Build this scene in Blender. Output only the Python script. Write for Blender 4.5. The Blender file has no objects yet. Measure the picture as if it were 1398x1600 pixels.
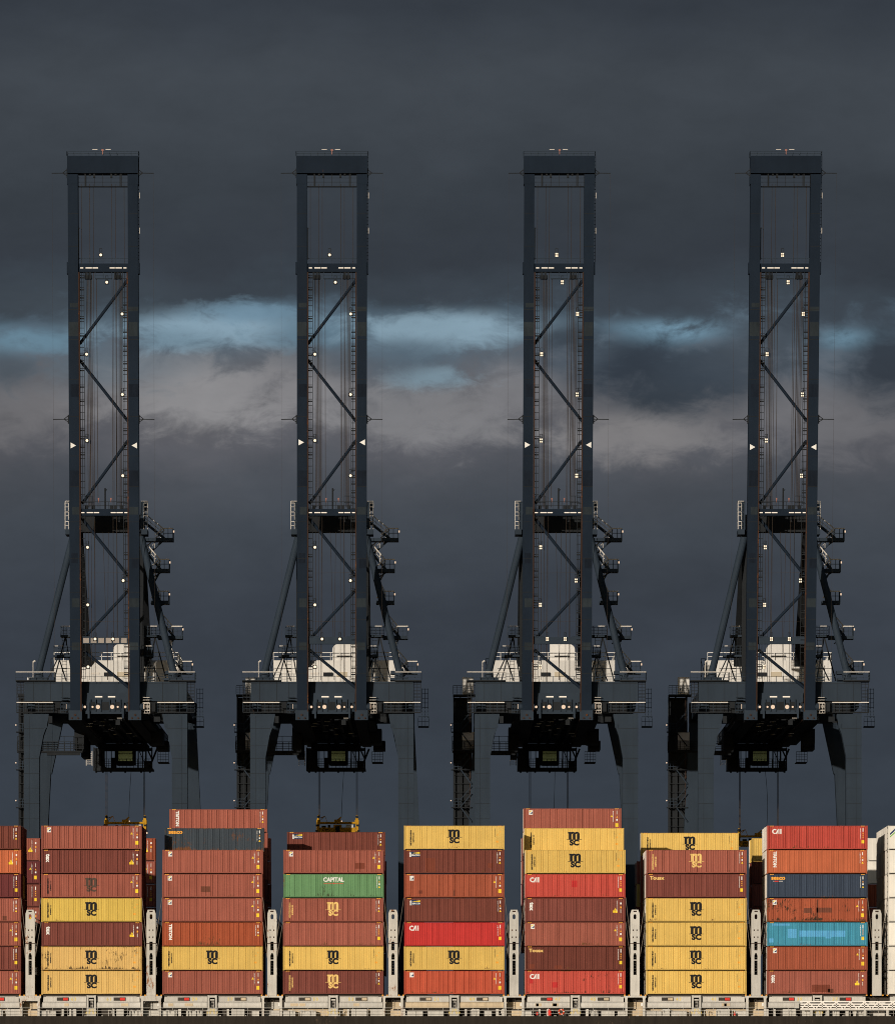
import bpy, bmesh, math, random
from mathutils import Vector, Matrix
random.seed(7)
R = math.radians
sc = bpy.context.scene
COL = sc.collection

# ------------------------------------------------------------------ camera
F = 10948.0            # focal length in photo pixels (photo 1398 wide)
VX, VY = 692.0, 1720.0 # principal direction (straight ahead, level)
CZ = 3.0
cam = bpy.data.cameras.new('camera')
cam.sensor_fit = 'HORIZONTAL'; cam.sensor_width = 36.0
cam.lens = 36.0 * F / 1398.0
cam.shift_x = (699 - VX) / 1398.0
cam.shift_y = (VY - 800) / 1398.0
cam.clip_start = 1.0; cam.clip_end = 60000.0
co = bpy.data.objects.new('camera', cam); COL.objects.link(co)
co.location = (0, 0, CZ); co.rotation_euler = (R(90), 0, 0)
sc.camera = co

# ------------------------------------------------------------------ light
SUN_EL, SUN_AZ = 7.5, 24.0        # elevation; degrees to the left of straight behind the camera
SUN_COL = (1.0, 0.86, 0.70); SUN_STR = 3.9
sl = bpy.data.lights.new('sun', 'SUN'); sl.energy = SUN_STR; sl.angle = R(0.5); sl.color = SUN_COL
so = bpy.data.objects.new('sun', sl); COL.objects.link(so)
sd = Vector((-math.sin(R(SUN_AZ)) * math.cos(R(SUN_EL)), -math.cos(R(SUN_AZ)) * math.cos(R(SUN_EL)), math.sin(R(SUN_EL))))
so.rotation_euler = sd.to_track_quat('Z', 'Y').to_euler()
so.location = (0, 0, 300)
sc.view_settings.view_transform = 'Standard'; sc.view_settings.look = 'None'
sc.cycles.filter_width = 1.0
sc.view_settings.exposure = 0; sc.view_settings.gamma = 1

def lin(c):
    return tuple(((v / 255) / 12.92 if v <= 10 else (((v / 255) + .055) / 1.055) ** 2.4) for v in c)
def alb(r, g, b):
    """real surface colour of something seen sunlit as this sRGB value"""
    k = SUN_STR * .93 / math.pi
    l = lin((r, g, b))
    return tuple(min(.85, l[i] / (k * SUN_COL[i] + (.10, .13, .20)[i])) for i in range(3))

# ------------------------------------------------------------------ world
w = bpy.data.worlds.new('World'); sc.world = w; w.use_nodes = True
nt = w.node_tree; N = nt.nodes; L = nt.links; N.clear()
def nd(t, **k):
    n = N.new(t)
    for a, b in k.items(): setattr(n, a, b)
    return n
def put(s, v):
    if hasattr(v, 'links'): L.new(v, s)
    else: s.default_value = v
def m(op, a, b=None, c=None, clamp=False):
    n = nd('ShaderNodeMath', operation=op); n.use_clamp = clamp
    put(n.inputs[0], a)
    if b is not None: put(n.inputs[1], b)
    if c is not None: put(n.inputs[2], c)
    return n.outputs[0]
tc = nd('ShaderNodeTexCoord'); sx = nd('ShaderNodeSeparateXYZ'); L.new(tc.outputs['Generated'], sx.inputs[0])
yy = m('MAXIMUM', sx.outputs[1], 0.05)
U = m('ADD', m('MULTIPLY', m('DIVIDE', sx.outputs[0], yy), F / 100), 6.92)            # hundreds of photo px
V = m('SUBTRACT', 17.2, m('MULTIPLY', m('DIVIDE', sx.outputs[2], yy), F / 100))
def noise(su, sv, detail, rough, off=0.0, dist=0.0):
    cb = nd('ShaderNodeCombineXYZ')
    L.new(m('MULTIPLY', U, su), cb.inputs[0]); L.new(m('MULTIPLY', V, sv), cb.inputs[1]); cb.inputs[2].default_value = off
    n = nd('ShaderNodeTexNoise'); L.new(cb.outputs[0], n.inputs['Vector'])
    n.inputs['Scale'].default_value = 1; n.inputs['Detail'].default_value = detail
    n.inputs['Roughness'].default_value = rough; n.inputs['Distortion'].default_value = dist
    return m('SUBTRACT', n.outputs[0], .5)
n1 = noise(.45, .8, 2, .5, 3.1)
n2 = noise(1.3, 2.3, 9, .64, 9.7, .35)
warp = m('ADD', m('MULTIPLY', n1, 1.0), m('MULTIPLY', n2, 1.3))
near_band = m('SUBTRACT', 1.0, m('MULTIPLY', m('ABSOLUTE', m('SUBTRACT', V, 5.4)), .25), clamp=True)
VW = m('ADD', V, m('MULTIPLY', warp, near_band))
VW = m('ADD', VW, m('MULTIPLY', m('SINE', m('ADD', m('MULTIPLY', U, 1.75), -.6)), .13))
rp = nd('ShaderNodeValToRGB'); L.new(m('MULTIPLY', VW, 1 / 17.2), rp.inputs[0])
stops = [(0, (54, 60, 68)), (110, (63, 69, 76)), (200, (62, 68, 75)), (300, (56, 62, 69)), (400, (55, 61, 69)), (460, (60, 69, 78)),
         (490, (78, 94, 107)), (540, (88, 104, 117)), (575, (92, 101, 111)), (610, (96, 99, 105)), (650, (99, 99, 103)),
         (690, (89, 90, 96)), (745, (74, 78, 85)), (820, (66, 72, 80)), (950, (58, 64, 73)), (1250, (55, 62, 71))]
el = rp.color_ramp.elements
while len(el) > 1: el.remove(el[0])
for i, (p, c) in enumerate(stops):
    e = el[0] if i == 0 else el.new(p / 1720)
    e.position = p / 1720; e.color = (*lin(c), 1)
def blob(cx, cy, rx, ry, soft=.75, na=1.0):
    a = m('DIVIDE', m('SUBTRACT', U, cx / 100), rx / 100); b = m('DIVIDE', m('SUBTRACT', V, cy / 100), ry / 100)
    d = m('SQRT', m('ADD', m('MULTIPLY', a, a), m('MULTIPLY', b, b)))
    d = m('ADD', d, m('MULTIPLY', n2, 3.4 * na)); d = m('ADD', d, m('MULTIPLY', n1, .8 * na))
    mr = nd('ShaderNodeMapRange'); mr.interpolation_type = 'SMOOTHSTEP'
    L.new(d, mr.inputs[0]); mr.inputs[1].default_value = 1 + soft; mr.inputs[2].default_value = 1 - soft
    mr.inputs[3].default_value = 0; mr.inputs[4].default_value = 1
    return mr.outputs[0]
def mixc(f, a, b):
    n = nd('ShaderNodeMix', data_type='RGBA'); put(n.inputs[0], f)
    L.new(a, n.inputs[6])
    if hasattr(b, 'links'): L.new(b, n.inputs[7])
    else: n.inputs[7].default_value = (*b, 1)
    return n.outputs[2]
c = rp.outputs[0]
for (cx, cy, rx, ry, colr, st, *na_) in [
        (320, 610, 160, 52, (141, 140, 142), .9), (60, 630, 90, 45, (118, 117, 120), .7), (470, 600, 80, 40, (130, 129, 132), .8),
        (690, 645, 150, 45, (126, 126, 129), .8), (800, 610, 70, 40, (122, 122, 126), .7), (980, 682, 120, 34, (128, 126, 127), .8), (1280, 660, 140, 42, (110, 110, 114), .75),
        (150, 575, 120, 30, (92, 106, 117), .6),
        (340, 512, 145, 26, (138, 165, 182), .95), (400, 488, 90, 15, (108, 138, 158), .75), (260, 530, 70, 16, (116, 142, 158), .7), (500, 520, 80, 24, (96, 122, 139), .8),
        (700, 515, 130, 26, (136, 162, 178), .95), (685, 590, 60, 15, (124, 148, 162), .8), (1055, 518, 85, 20, (120, 155, 176), .95),
        (38, 535, 65, 20, (104, 134, 152), .9), (1325, 528, 48, 16, (110, 142, 161), .9),
        (990, 575, 95, 50, (50, 58, 68), .97, .6), (1050, 610, 60, 32, (52, 60, 69), .9, .7), (1120, 580, 75, 52, (57, 66, 76), .92, .6), (880, 548, 60, 24, (72, 82, 93), .8), (1200, 525, 80, 50, (66, 74, 83), .9),
        (1385, 570, 60, 60, (52, 59, 68), .97, .6), (900, 530, 50, 22, (58, 67, 77), .8), (15, 575, 50, 26, (76, 85, 94), .8), (560, 566, 90, 20, (86, 96, 106), .6), (640, 548, 60, 16, (90, 108, 122), .6),
        (120, 470, 140, 28, (60, 68, 76), .9), (780, 455, 200, 24, (62, 70, 79), .8), (1050, 478, 160, 22, (60, 68, 77), .9), (1300, 490, 100, 22, (60, 68, 77), .9)]:
    c = mixc(m('MULTIPLY', blob(cx, cy, rx, ry, na=(na_ or [1.0])[0]), st), c, lin(colr))
n3 = noise(.16, .35, 4, .5, 21.0, .4)
n4 = noise(.8, 1.5, 7, .6, 33.0, .2)
mul = m('ADD', 1.0, m('ADD', m('MULTIPLY', n3, .50), m('MULTIPLY', n4, .36)))
vm = nd('ShaderNodeVectorMath', operation='SCALE'); L.new(c, vm.inputs[0]); L.new(mul, vm.inputs['Scale'])
bg1 = nd('ShaderNodeBackground'); L.new(vm.outputs[0], bg1.inputs[0]); bg1.inputs[1].default_value = 1.0
sky = nd('ShaderNodeTexSky'); sky.sky_type = 'NISHITA'; sky.sun_disc = False
sky.sun_elevation = R(SUN_EL); sky.sun_rotation = R(180 + SUN_AZ)
bg2 = nd('ShaderNodeBackground'); L.new(sky.outputs[0], bg2.inputs[0]); bg2.inputs[1].default_value = 0.05
mr = nd('ShaderNodeMapRange'); mr.interpolation_type = 'SMOOTHSTEP'; L.new(sx.outputs[1], mr.inputs[0])
mr.inputs[1].default_value = -.35; mr.inputs[2].default_value = .1
ms = nd('ShaderNodeMixShader'); L.new(mr.outputs[0], ms.inputs[0]); L.new(bg2.outputs[0], ms.inputs[1]); L.new(bg1.outputs[0], ms.inputs[2])
wo = nd('ShaderNodeOutputWorld'); L.new(ms.outputs[0], wo.inputs[0])

# ------------------------------------------------------------------ materials
def mat(name, rgb, rust=0.0, rough=.8, streak=.12, spec=.08, metal=0.0, mottle=.10, rustcol=(.10, .035, .015), scale=1.0, emit=None, low_rust=0.0, vary=.10, rib_shade=0.0):
    ma = bpy.data.materials.new(name); ma.use_nodes = True
    t = ma.node_tree; nn = t.nodes; ll = t.links; nn.clear()
    out = nn.new('ShaderNodeOutputMaterial')
    if emit:
        e = nn.new('ShaderNodeEmission'); e.inputs[0].default_value = (*rgb, 1); e.inputs[1].default_value = emit
        ll.new(e.outputs[0], out.inputs[0]); return ma
    b = nn.new('ShaderNodeBsdfPrincipled'); ll.new(b.outputs[0], out.inputs[0])
    b.inputs['Roughness'].default_value = rough; b.inputs['Specular IOR Level'].default_value = spec; b.inputs['Metallic'].default_value = metal
    def M(op, a, c2=None, clamp=False):
        n = nn.new('ShaderNodeMath'); n.operation = op; n.use_clamp = clamp
        for i, v in enumerate((a, c2)):
            if v is None: continue
            if hasattr(v, 'links'): ll.new(v, n.inputs[i])
            else: n.inputs[i].default_value = v
        return n.outputs[0]
    tcn = nn.new('ShaderNodeTexCoord'); oi = nn.new('ShaderNodeObjectInfo')
    add = nn.new('ShaderNodeVectorMath'); add.operation = 'ADD'
    cmb = nn.new('ShaderNodeCombineXYZ'); r100 = M('MULTIPLY', oi.outputs['Random'], 91.0)
    for i in range(3): ll.new(r100, cmb.inputs[i])
    ll.new(tcn.outputs['Object'], add.inputs[0]); ll.new(cmb.outputs[0], add.inputs[1])
    def NS(vs, sc_, det, rg=.6):
        mp = nn.new('ShaderNodeMapping'); mp.inputs['Scale'].default_value = vs; ll.new(add.outputs[0], mp.inputs[0])
        n = nn.new('ShaderNodeTexNoise'); n.inputs['Scale'].default_value = sc_ * scale; n.inputs['Detail'].default_value = det
        n.inputs['Roughness'].default_value = rg; ll.new(mp.outputs[0], n.inputs['Vector']); return n.outputs[0]
    big = NS((1, 1, 1), .5, 4); st = NS((3.0, 3.0, .22), 1.0, 5, .65)
    val = M('ADD', 1.0, M('MULTIPLY', M('SUBTRACT', big, .5), mottle * 4))
    val = M('ADD', val, M('MULTIPLY', M('SUBTRACT', st, .5), streak * 4))
    if rib_shade: val = M('ADD', val, M('MULTIPLY', M('SUBTRACT', NS((13.0, 1.0, .10), 1.0, 2, .5), .5), rib_shade * 4))  # light and dark lines of the corrugation put into the paint colour
    val = M('ADD', val, M('MULTIPLY', M('SUBTRACT', oi.outputs['Random'], .5), vary * 2))
    sc2 = nn.new('ShaderNodeVectorMath'); sc2.operation = 'SCALE'; sc2.inputs[0].default_value = rgb; ll.new(val, sc2.inputs['Scale'])
    colr = sc2.outputs[0]
    if rust > 0:
        f = NS((3.4, 3.4, 1.1), 1.5, 8, .74); g = NS((1, 1, 1), .35, 2)
        th = M('ADD', f, M('MULTIPLY', M('SUBTRACT', g, .5), .7))
        if low_rust:
            sp = nn.new('ShaderNodeSeparateXYZ'); ll.new(tcn.outputs['Object'], sp.inputs[0])
            lo = M('SUBTRACT', 1.0, M('MULTIPLY', sp.outputs[2], 1.5), clamp=True)
            th = M('ADD', th, M('MULTIPLY', lo, low_rust))
        mrn = nn.new('ShaderNodeMapRange'); ll.new(th, mrn.inputs[0])
        t0 = .80 - rust * .45; mrn.inputs[1].default_value = t0; mrn.inputs[2].default_value = t0 + .07
        mx = nn.new('ShaderNodeMix'); mx.data_type = 'RGBA'; ll.new(mrn.outputs[0], mx.inputs[0]); ll.new(colr, mx.inputs[6]); mx.inputs[7].default_value = (*rustcol, 1)
        colr = mx.outputs[2]
    ll.new(colr, b.inputs['Base Color'])
    return ma

M_ = {}
CC = {  # container paints: seen sunlit colour, rust
 'brown': ((160, 91, 75), .08), 'maroon': ((128, 71, 61), .06), 'dark_brown': ((118, 65, 54), .09), 'purple_maroon': ((112, 56, 55), .05),
 'orange': ((196, 106, 70), .06), 'rust_orange': ((168, 84, 56), .18), 'brick': ((160, 84, 61), .09), 'spotted_brick': ((170, 88, 62), .36),
 'yellow': ((224, 182, 98), .04), 'bright_yellow': ((212, 176, 86), .05), 'tan_yellow': ((226, 182, 108), .16), 'worn_yellow': ((222, 178, 108), .34),
 'red': ((188, 56, 52), .04), 'salmon': ((190, 78, 66), .08), 'worn_salmon': ((202, 86, 72), .22), 'orange_red': ((188, 86, 62), .08),
 'green': ((102, 138, 94), .16), 'navy': ((62, 70, 84), .10), 'rusty_navy': ((66, 72, 78), .40), 'teal': ((76, 150, 172), .16), 'white': ((236, 224, 208), .05),
 'orange_brown': ((184, 98, 66), .06)}
for k, (cc, ru) in CC.items():
    rc = (.035, .03, .02) if k == 'green' else (.045, .03, .02) if k in ('spotted_brick', 'worn_salmon', 'worn_yellow') else (.13, .06, .03)
    M_[k] = mat('paint_' + k, alb(*cc), rust=ru + .05, low_rust=.22, rustcol=rc, streak=.10, mottle=.07, vary=.07, rib_shade=.05 if 'yellow' in k or k == 'white' else .24)
    M_[k + '_frame'] = mat('frame_' + k, tuple(v * .80 for v in alb(*cc)), rust=ru + .26, rustcol=(.13, .065, .03) if 'yellow' not in k and k != 'white' else (.30, .19, .08), streak=.15, vary=.05)
M_['decal_dark'] = mat('ink_dark', (.016, .017, .020), streak=.05, vary=0)
M_['decal_faded'] = mat('ink_faded', (.075, .055, .045), rust=.35, rustcol=(.22, .09, .06), vary=0)
M_['decal_cream'] = mat('ink_cream', alb(240, 196, 120), streak=.05, vary=0)
M_['decal_white'] = mat('ink_white', alb(240, 232, 222), streak=.05, vary=0)
M_['decal_yellow'] = mat('ink_yellow', alb(250, 205, 60), streak=.03, vary=0)
M_['decal_orange'] = mat('ink_orange', alb(245, 170, 70), streak=.03, vary=0)
M_['bay_yellow'] = mat('ink_pale_yellow', alb(226, 194, 104), rust=.3, rustcol=(.45, .43, .38), vary=0)
M_['decal_gray'] = mat('ink_gray', alb(200, 180, 165), streak=.03, vary=0)
M_['decal_blue'] = mat('ink_blue', alb(35, 60, 95), vary=0)
M_['decal_red'] = mat('ink_red', alb(225, 70, 60), vary=0)
M_['decal_green'] = mat('ink_green', alb(110, 170, 70), vary=0)
M_['patch_red'] = mat('patch_red', alb(196, 56, 54), vary=0)
M_['patch_blue'] = mat('patch_blue', alb(96, 166, 204), vary=0, streak=.1)
M_['patch_brown'] = mat('patch_brown', alb(118, 70, 54), vary=0, streak=.15)
M_['patch_rust'] = mat('patch_rust', alb(126, 66, 50), vary=0)
M_['lining'] = mat('dark_steel_floor', (.02, .018, .015))
CR = (.0215, .033, .050)
M_['crane'] = mat('crane_blue_grey_steel', CR, rust=.05, rough=.7, streak=.12, mottle=.14, scale=.35, rustcol=(.07, .03, .018), vary=.05)
M_['crane_dark'] = mat('crane_dark_shaded_steel', (.015, .018, .022), rust=.05, rough=.8, rustcol=(.04, .02, .012))  # darker crane steel; shade of undersides and rear members put into the colour
M_['crane_boom'] = mat('crane_boom_steel', (.0088, .0155, .0275), rust=.04, rough=.7, spec=.05, streak=.10, mottle=.14, scale=.35, rustcol=(.06, .03, .02), vary=.05)
M_['patch_light'] = mat('repaint_light', (.017, .024, .031), rust=.08, streak=.2, mottle=.2)
M_['patch_deep'] = mat('repaint_deep', (.0065, .011, .020), rust=.04, streak=.2, mottle=.2)
M_['rusty'] = mat('rusty_rail_steel', (.036, .022, .018), rust=.40, rustcol=(.11, .04, .015), rough=.8)
M_['galv'] = mat('galvanised_steel', (.50, .49, .47), rough=.6, streak=.1)
M_['rod'] = mat('weathered_rod_steel', (.17, .15, .13), streak=.2)
M_['house'] = mat('white_painted_steel', (.56, .57, .57), rough=.7, rust=.02, streak=.05, mottle=.05)
M_['rope'] = mat('greased_wire_rope', (.035, .028, .024), rough=.6)
M_['lamp'] = mat('lamp_lit_warm', (1.0, .80, .56), emit=1.5)
M_['lamp_dim'] = mat('lamp_lit_dim', (1.0, .72, .50), emit=.9)
M_['strip'] = mat('strip_lamp_lit', (1.0, .84, .64), emit=1.0)
M_['beacon'] = mat('beacon_lit_red', (.75, .32, .22), emit=.45)
M_['cabglass'] = mat('cab_glass_green', (.12, .21, .25), rough=.15, metal=.9, rust=.38, rustcol=(.05, .07, .06), scale=2.2)
M_['spreader'] = mat('spreader_yellow', alb(190, 138, 30), rust=.34, rustcol=(.03, .02, .012), rough=.55, streak=.2)
M_['ship_grey'] = mat('ship_grey_paint', (.47, .47, .45), rust=.14, rustcol=(.30, .15, .07), rough=.6, streak=.16, scale=1.4)
M_['ship_rusty'] = mat('ship_grey_paint_rusted', (.47, .465, .44), rust=.46, rustcol=(.24, .11, .05), rough=.6, streak=.14, scale=1.0)
M_['ship_beige'] = mat('ship_beige_paint', (.50, .42, .30), rust=.16, rustcol=(.32, .20, .10), rough=.6, streak=.2)
M_['ship_dark'] = mat('ship_shaded_steel', (.05, .045, .04), rough=.8)  # dark copy of the ship steel, shade of gaps and openings in its colour
M_['hull'] = mat('hull_antifouling_black', (.021, .018, .015), rust=.20, rustcol=(.07, .05, .035), rough=.7, streak=.3, scale=.7)
M_['safety_red'] = mat('safety_red', alb(222, 62, 52), vary=.1)
M_['ring'] = mat('lifebuoy_orange', alb(225, 84, 50))
M_['white_alu'] = mat('white_gangway_aluminium', (.82, .81, .79), rough=.5, streak=.05)

# ------------------------------------------------------------------ mesh helpers
class MB:
    def __init__(s): s.v = []; s.f = []; s.mi = []; s.cur = 0; s.at = []; s.marks = []
    def cut(s): s.marks.append(len(s.at)); return s      # what follows is a new piece
    def each(s, name, ma, parent, off=(0, 0, 0)):         # every piece an object of its own
        st = s.marks or list(range(len(s.at)))
        st = [x for i, x in enumerate(st) if i + 1 == len(st) or st[i + 1] > x]; out = []
        for i, a in enumerate(st):
            if a >= len(s.at): continue
            v0, f0 = s.at[a]; e = st[i + 1] if i + 1 < len(st) else len(s.at)
            v1, f1 = s.at[e] if e < len(s.at) else (len(s.v), len(s.f))
            b = MB(); b.add(s.v[v0:v1], [tuple(k - v0 for k in f) for f in s.f[f0:f1]]); out.append(b.build(name, ma, parent, off))
        return out
    def add(s, vs, fs):
        s.at.append((len(s.v), len(s.f)))
        o = len(s.v); s.v += [tuple(p) for p in vs]; s.f += [tuple(i + o for i in f) for f in fs]; s.mi += [s.cur] * len(fs); return s
    def box(s, x0, x1, y0, y1, z0, z1):
        if x0 > x1: x0, x1 = x1, x0
        vs = [(x, y, z) for z in (z0, z1) for y in (y0, y1) for x in (x0, x1)]
        return s.add(vs, [(0, 2, 3, 1), (4, 5, 7, 6), (0, 1, 5, 4), (2, 6, 7, 3), (0, 4, 6, 2), (1, 3, 7, 5)])
    def bar(s, a, b, wd, ht=None, up=(0, 0, 1)):
        a = Vector(a); b = Vector(b); d = b - a
        if d.length < 1e-6: return s
        d.normalize(); u = Vector(up)
        if abs(d.dot(u)) > .98: u = Vector((0, 1, 0))
        x = d.cross(u).normalized(); y = x.cross(d).normalized(); ht = ht or wd
        vs = []
        for p in (a, b):
            for i, j in ((-1, -1), (1, -1), (1, 1), (-1, 1)): vs.append(p + x * wd / 2 * i + y * ht / 2 * j)
        return s.add(vs, [(3, 2, 1, 0), (4, 5, 6, 7), (0, 1, 5, 4), (1, 2, 6, 5), (2, 3, 7, 6), (3, 0, 4, 7)])
    def tube(s, a, b, r, n=8, r2=None):
        a = Vector(a); b = Vector(b); d = (b - a).normalized(); r2 = r if r2 is None else r2
        u = Vector((0, 0, 1)) if abs(d.z) < .9 else Vector((1, 0, 0))
        x = d.cross(u).normalized(); y = x.cross(d).normalized(); vs = []
        for p, rr in ((a, r), (b, r2)):
            for k in range(n):
                t = 2 * math.pi * k / n; vs.append(p + x * rr * math.cos(t) + y * rr * math.sin(t))
        fs = [(k, (k + 1) % n, n + (k + 1) % n, n + k) for k in range(n)] + [tuple(reversed(range(n))), tuple(range(n, 2 * n))]
        return s.add(vs, fs)
    def prism(s, pts, y0, y1):   # polygon in xz extruded along y (convex or simple ngon, counter-clockwise seen from -y)
        n = len(pts)
        vs = [(x, y0, z) for x, z in pts] + [(x, y1, z) for x, z in pts]
        fs = [tuple(range(n)), tuple(reversed(range(n, 2 * n)))] + [(k, n + k, n + (k + 1) % n, (k + 1) % n) for k in range(n)]
        return s.add(vs, fs)
    def rail(s, pts, h=1.1, post=1.2, t=.05, mid=2, top=.07):
        for a, b in zip(pts[:-1], pts[1:]):
            a = Vector(a); b = Vector(b); ln = (b - a).length; n = max(1, int(round(ln / post)))
            up = Vector((0, 0, h))
            s.bar(a + up, b + up, top)
            for k in range(1, mid): s.bar(a + up * k / mid, b + up * k / mid, t)
            for k in range(n + 1):
                p = a + (b - a) * k / n; s.bar(p, p + up, t)
        return s
    def mesh(s, name, mats):
        me = bpy.data.meshes.new(name); me.from_pydata(s.v, [], s.f)
        for x in (mats if isinstance(mats, (list, tuple)) else [mats]): me.materials.append(x)
        if any(s.mi): me.polygons.foreach_set('material_index', s.mi)
        me.update(); return me
    def build(s, name, mats, parent=None, off=(0, 0, 0)):
        if off != (0, 0, 0): s.v = [(x + off[0], y + off[1], z + off[2]) for x, y, z in s.v]
        o = bpy.data.objects.new(name, s.mesh(name, mats)); COL.objects.link(o)
        if parent: o.parent = parent
        return o
def tag(o, label=None, cat=None, group=None, kind=None):
    if label: o['label'] = label
    if cat: o['category'] = cat
    if group: o['group'] = group
    if kind: o['kind'] = kind
    return o
def empty(name, loc, label=None, cat=None, group=None, kind=None):
    o = bpy.data.objects.new(name, None); o.empty_display_size = .5; COL.objects.link(o); o.location = loc
    return tag(o, label, cat, group, kind)
def copy_tree(o, parent=None):
    c2 = o.copy(); COL.objects.link(c2); c2.parent = parent
    for ch in list(o.children): copy_tree(ch, c2)
    return c2
def link_obj(name, me, parent, ma=None):
    o = bpy.data.objects.new(name, me); COL.objects.link(o); o.parent = parent
    if ma is not None:
        o.material_slots[0].link = 'OBJECT'; o.material_slots[0].material = ma
    return o

# ------------------------------------------------------------------ setting
S0 = F / 850.0; SHIP_Y = 850.0
def gx(px, Y=SHIP_Y): return (px - VX) * Y / F
def gz(py, Y=SHIP_Y): return CZ + (VY - py) * Y / F
b = MB(); b.add([(-30000, -5000, 0), (30000, -5000, 0), (30000, 40000, 0), (-30000, 40000, 0)], [(0, 1, 2, 3)])
tag(b.build('water', mat('grey_harbour_water', (.02, .028, .03), rough=.12, spec=.5, scale=.05)), kind='structure')
b = MB(); b.box(-400, 400, 906, 1600, -3, 4.5)
tag(b.build('quay', mat('quay_concrete', (.22, .21, .19), rough=.9, scale=.2)), kind='structure')

# ------------------------------------------------------------------ container shapes
CL, CW, CH, PITCH = 12.192, 2.438, 2.896, 2.935
def profile(seed, deep=1.0):
    rnd = random.Random(seed); x0, x1 = .17, CL - .17; n = 42; p = (x1 - x0) / n; pts = [(x0, 0)]
    for k in range(n):
        a = x0 + k * p; dpt = .060 * deep * (rnd.uniform(.3, .6) if (k + (k // 7)) % 2 else rnd.uniform(1.1, 1.6)); j = rnd.uniform(-.02, .02); fl = .055
        pts += [(a + fl + j, 0), (a + fl + .04 + j, dpt), (a + p - fl - .04 + j * .5, dpt), (a + p - .045, 0.0)]
    pts.append((x1, 0)); return pts
PROFS = {}
def body_mb(prof, flat=False, door=True, mbx=None):
    b = mbx or MB(); yf = .022; z0, z1 = .185, CH - .075; h = CL / 2
    if flat:
        for side in (0, 1):
            y = yf if side == 0 else CW - yf
            b.box(-h + .15, h - .15, y, y + (.02 if side == 0 else -.02), z0, z1) if side == 0 else b.box(-h + .15, h - .15, y - .02, y, z0, z1)
        for k in range(10): b.box(-h + .75 + k * 1.19, -h + .775 + k * 1.19, yf - .008, yf, z0, z1)
    else:
        vs = []; n = len(prof)
        for x, d in prof: vs += [(x - h, yf + d, z0), (x - h, yf + d, z1)]
        b.add(vs, [(2 * k, 2 * k + 2, 2 * k + 3, 2 * k + 1) for k in range(n - 1)])
        vs = [(x, CW - y, z) for x, y, z in vs]
        b.add(vs, [(2 * k + 1, 2 * k + 3, 2 * k + 2, 2 * k) for k in range(n - 1)])
    # roof (shallow), floor, front-end wall (right end) corrugated
    b.box(-h + .1, h - .1, .08, CW - .08, CH - .07, CH - .03)
    b.box(-h + .1, h - .1, .08, CW - .08, .10, .15)
    n = 8; p = (CW - .34) / n; pts = [(.17, 0)]
    for k in range(n): a = .17 + k * p; pts += [(a + .07, 0), (a + .12, .04), (a + .2, .04), (a + .25, 0)]
    pts.append((CW - .17, 0))
    vs = []
    for y, d in pts: vs += [(h - .03 - d, y, z0), (h - .03 - d, y, z1)]
    b.add(vs, [(2 * k, 2 * k + 2, 2 * k + 3, 2 * k + 1) for k in range(len(pts) - 1)])
    return b
def frame_mb(mbx=None):
    b = mbx or MB(); h = CL / 2; t = .16
    for x0 in (-h, h - t):
        for y0 in (0.012, CW - t - .012): b.box(x0 + .004, x0 + t - .004, y0, y0 + t, .12, CH - .12)
        b.box(x0 + .01, x0 + t - .01, t + .012, CW - t - .012, CH - .12, CH - .02); b.box(x0 + .01, x0 + t - .01, t + .012, CW - t - .012, .03, .16)
        for y0 in (0, CW - .165):
            for z0 in (0, CH - .12): b.box(x0 - (.004 if x0 < 0 else -.0), x0 + .178 - (.014 if x0 > 0 else 0), y0, y0 + .165, z0, z0 + .12)
    for y0, s in ((0.008, 1), (CW - .008, -1)):
        ya, yb = sorted((y0, y0 + s * .06)); b.box(-h + .18, h - .18, ya, yb, CH - .08, CH - .015)
        b.box(-h + .18, h - .18, ya, yb, .07, .19)
    return b
def door_mb(mbx=None):
    b = mbx or MB(); h = CL / 2; x = -h + .03
    for y0, y1 in ((.175, CW / 2 - .01), (CW / 2 + .01, CW - .175)):
        b.box(x, x + .04, y0, y1, .165, CH - .125)
        for z in (.75, 1.35, 1.95): b.box(x - .012, x, y0 + .08, y1 - .08, z, z + .22)
    return b
def rods_mb(mbx=None, ys=(.42, .92, CW - .92, CW - .42)):
    b = mbx or MB(); h = CL / 2
    for y in ys:
        b.box(-h - .02, -h + .02, y - .022, y + .022, .06, CH - .05)
        for z in (.4, 1.1, 2.3): b.box(-h - .025, -h + .03, y - .06, y + .06, z, z + .08)
    return b
def reefer_end_mb(mbx=None):
    b = mbx or MB(); h = CL / 2; x = -h + .03
    for j in range(4):
        for i in range(3):
            y0 = .2 + i * .69; z0 = .2 + j * .63
            b.box(x, x + .04, y0, y0 + .52, z0, z0 + .46)
    return b
NV = 5
for v in range(NV): PROFS[v] = profile(100 + v, deep=(1.0, 1.15, .8, .55, 1.3)[v])
BODY = [body_mb(PROFS[v]).mesh('container_body', M_['brown']) for v in range(NV)]
BODYW = body_mb(None, flat=True).mesh('reefer_body', M_['white'])
FRAME = frame_mb().mesh('container_frame', M_['brown'])
DOOR = door_mb().mesh('container_door', M_['brown'])
RODS = [rods_mb(None, (y,)).mesh('container_lock_rod', M_['galv']) for y in (.42, .92, CW - .92, CW - .42)]
REND = reefer_end_mb().mesh('reefer_end', M_['white'])
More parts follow.
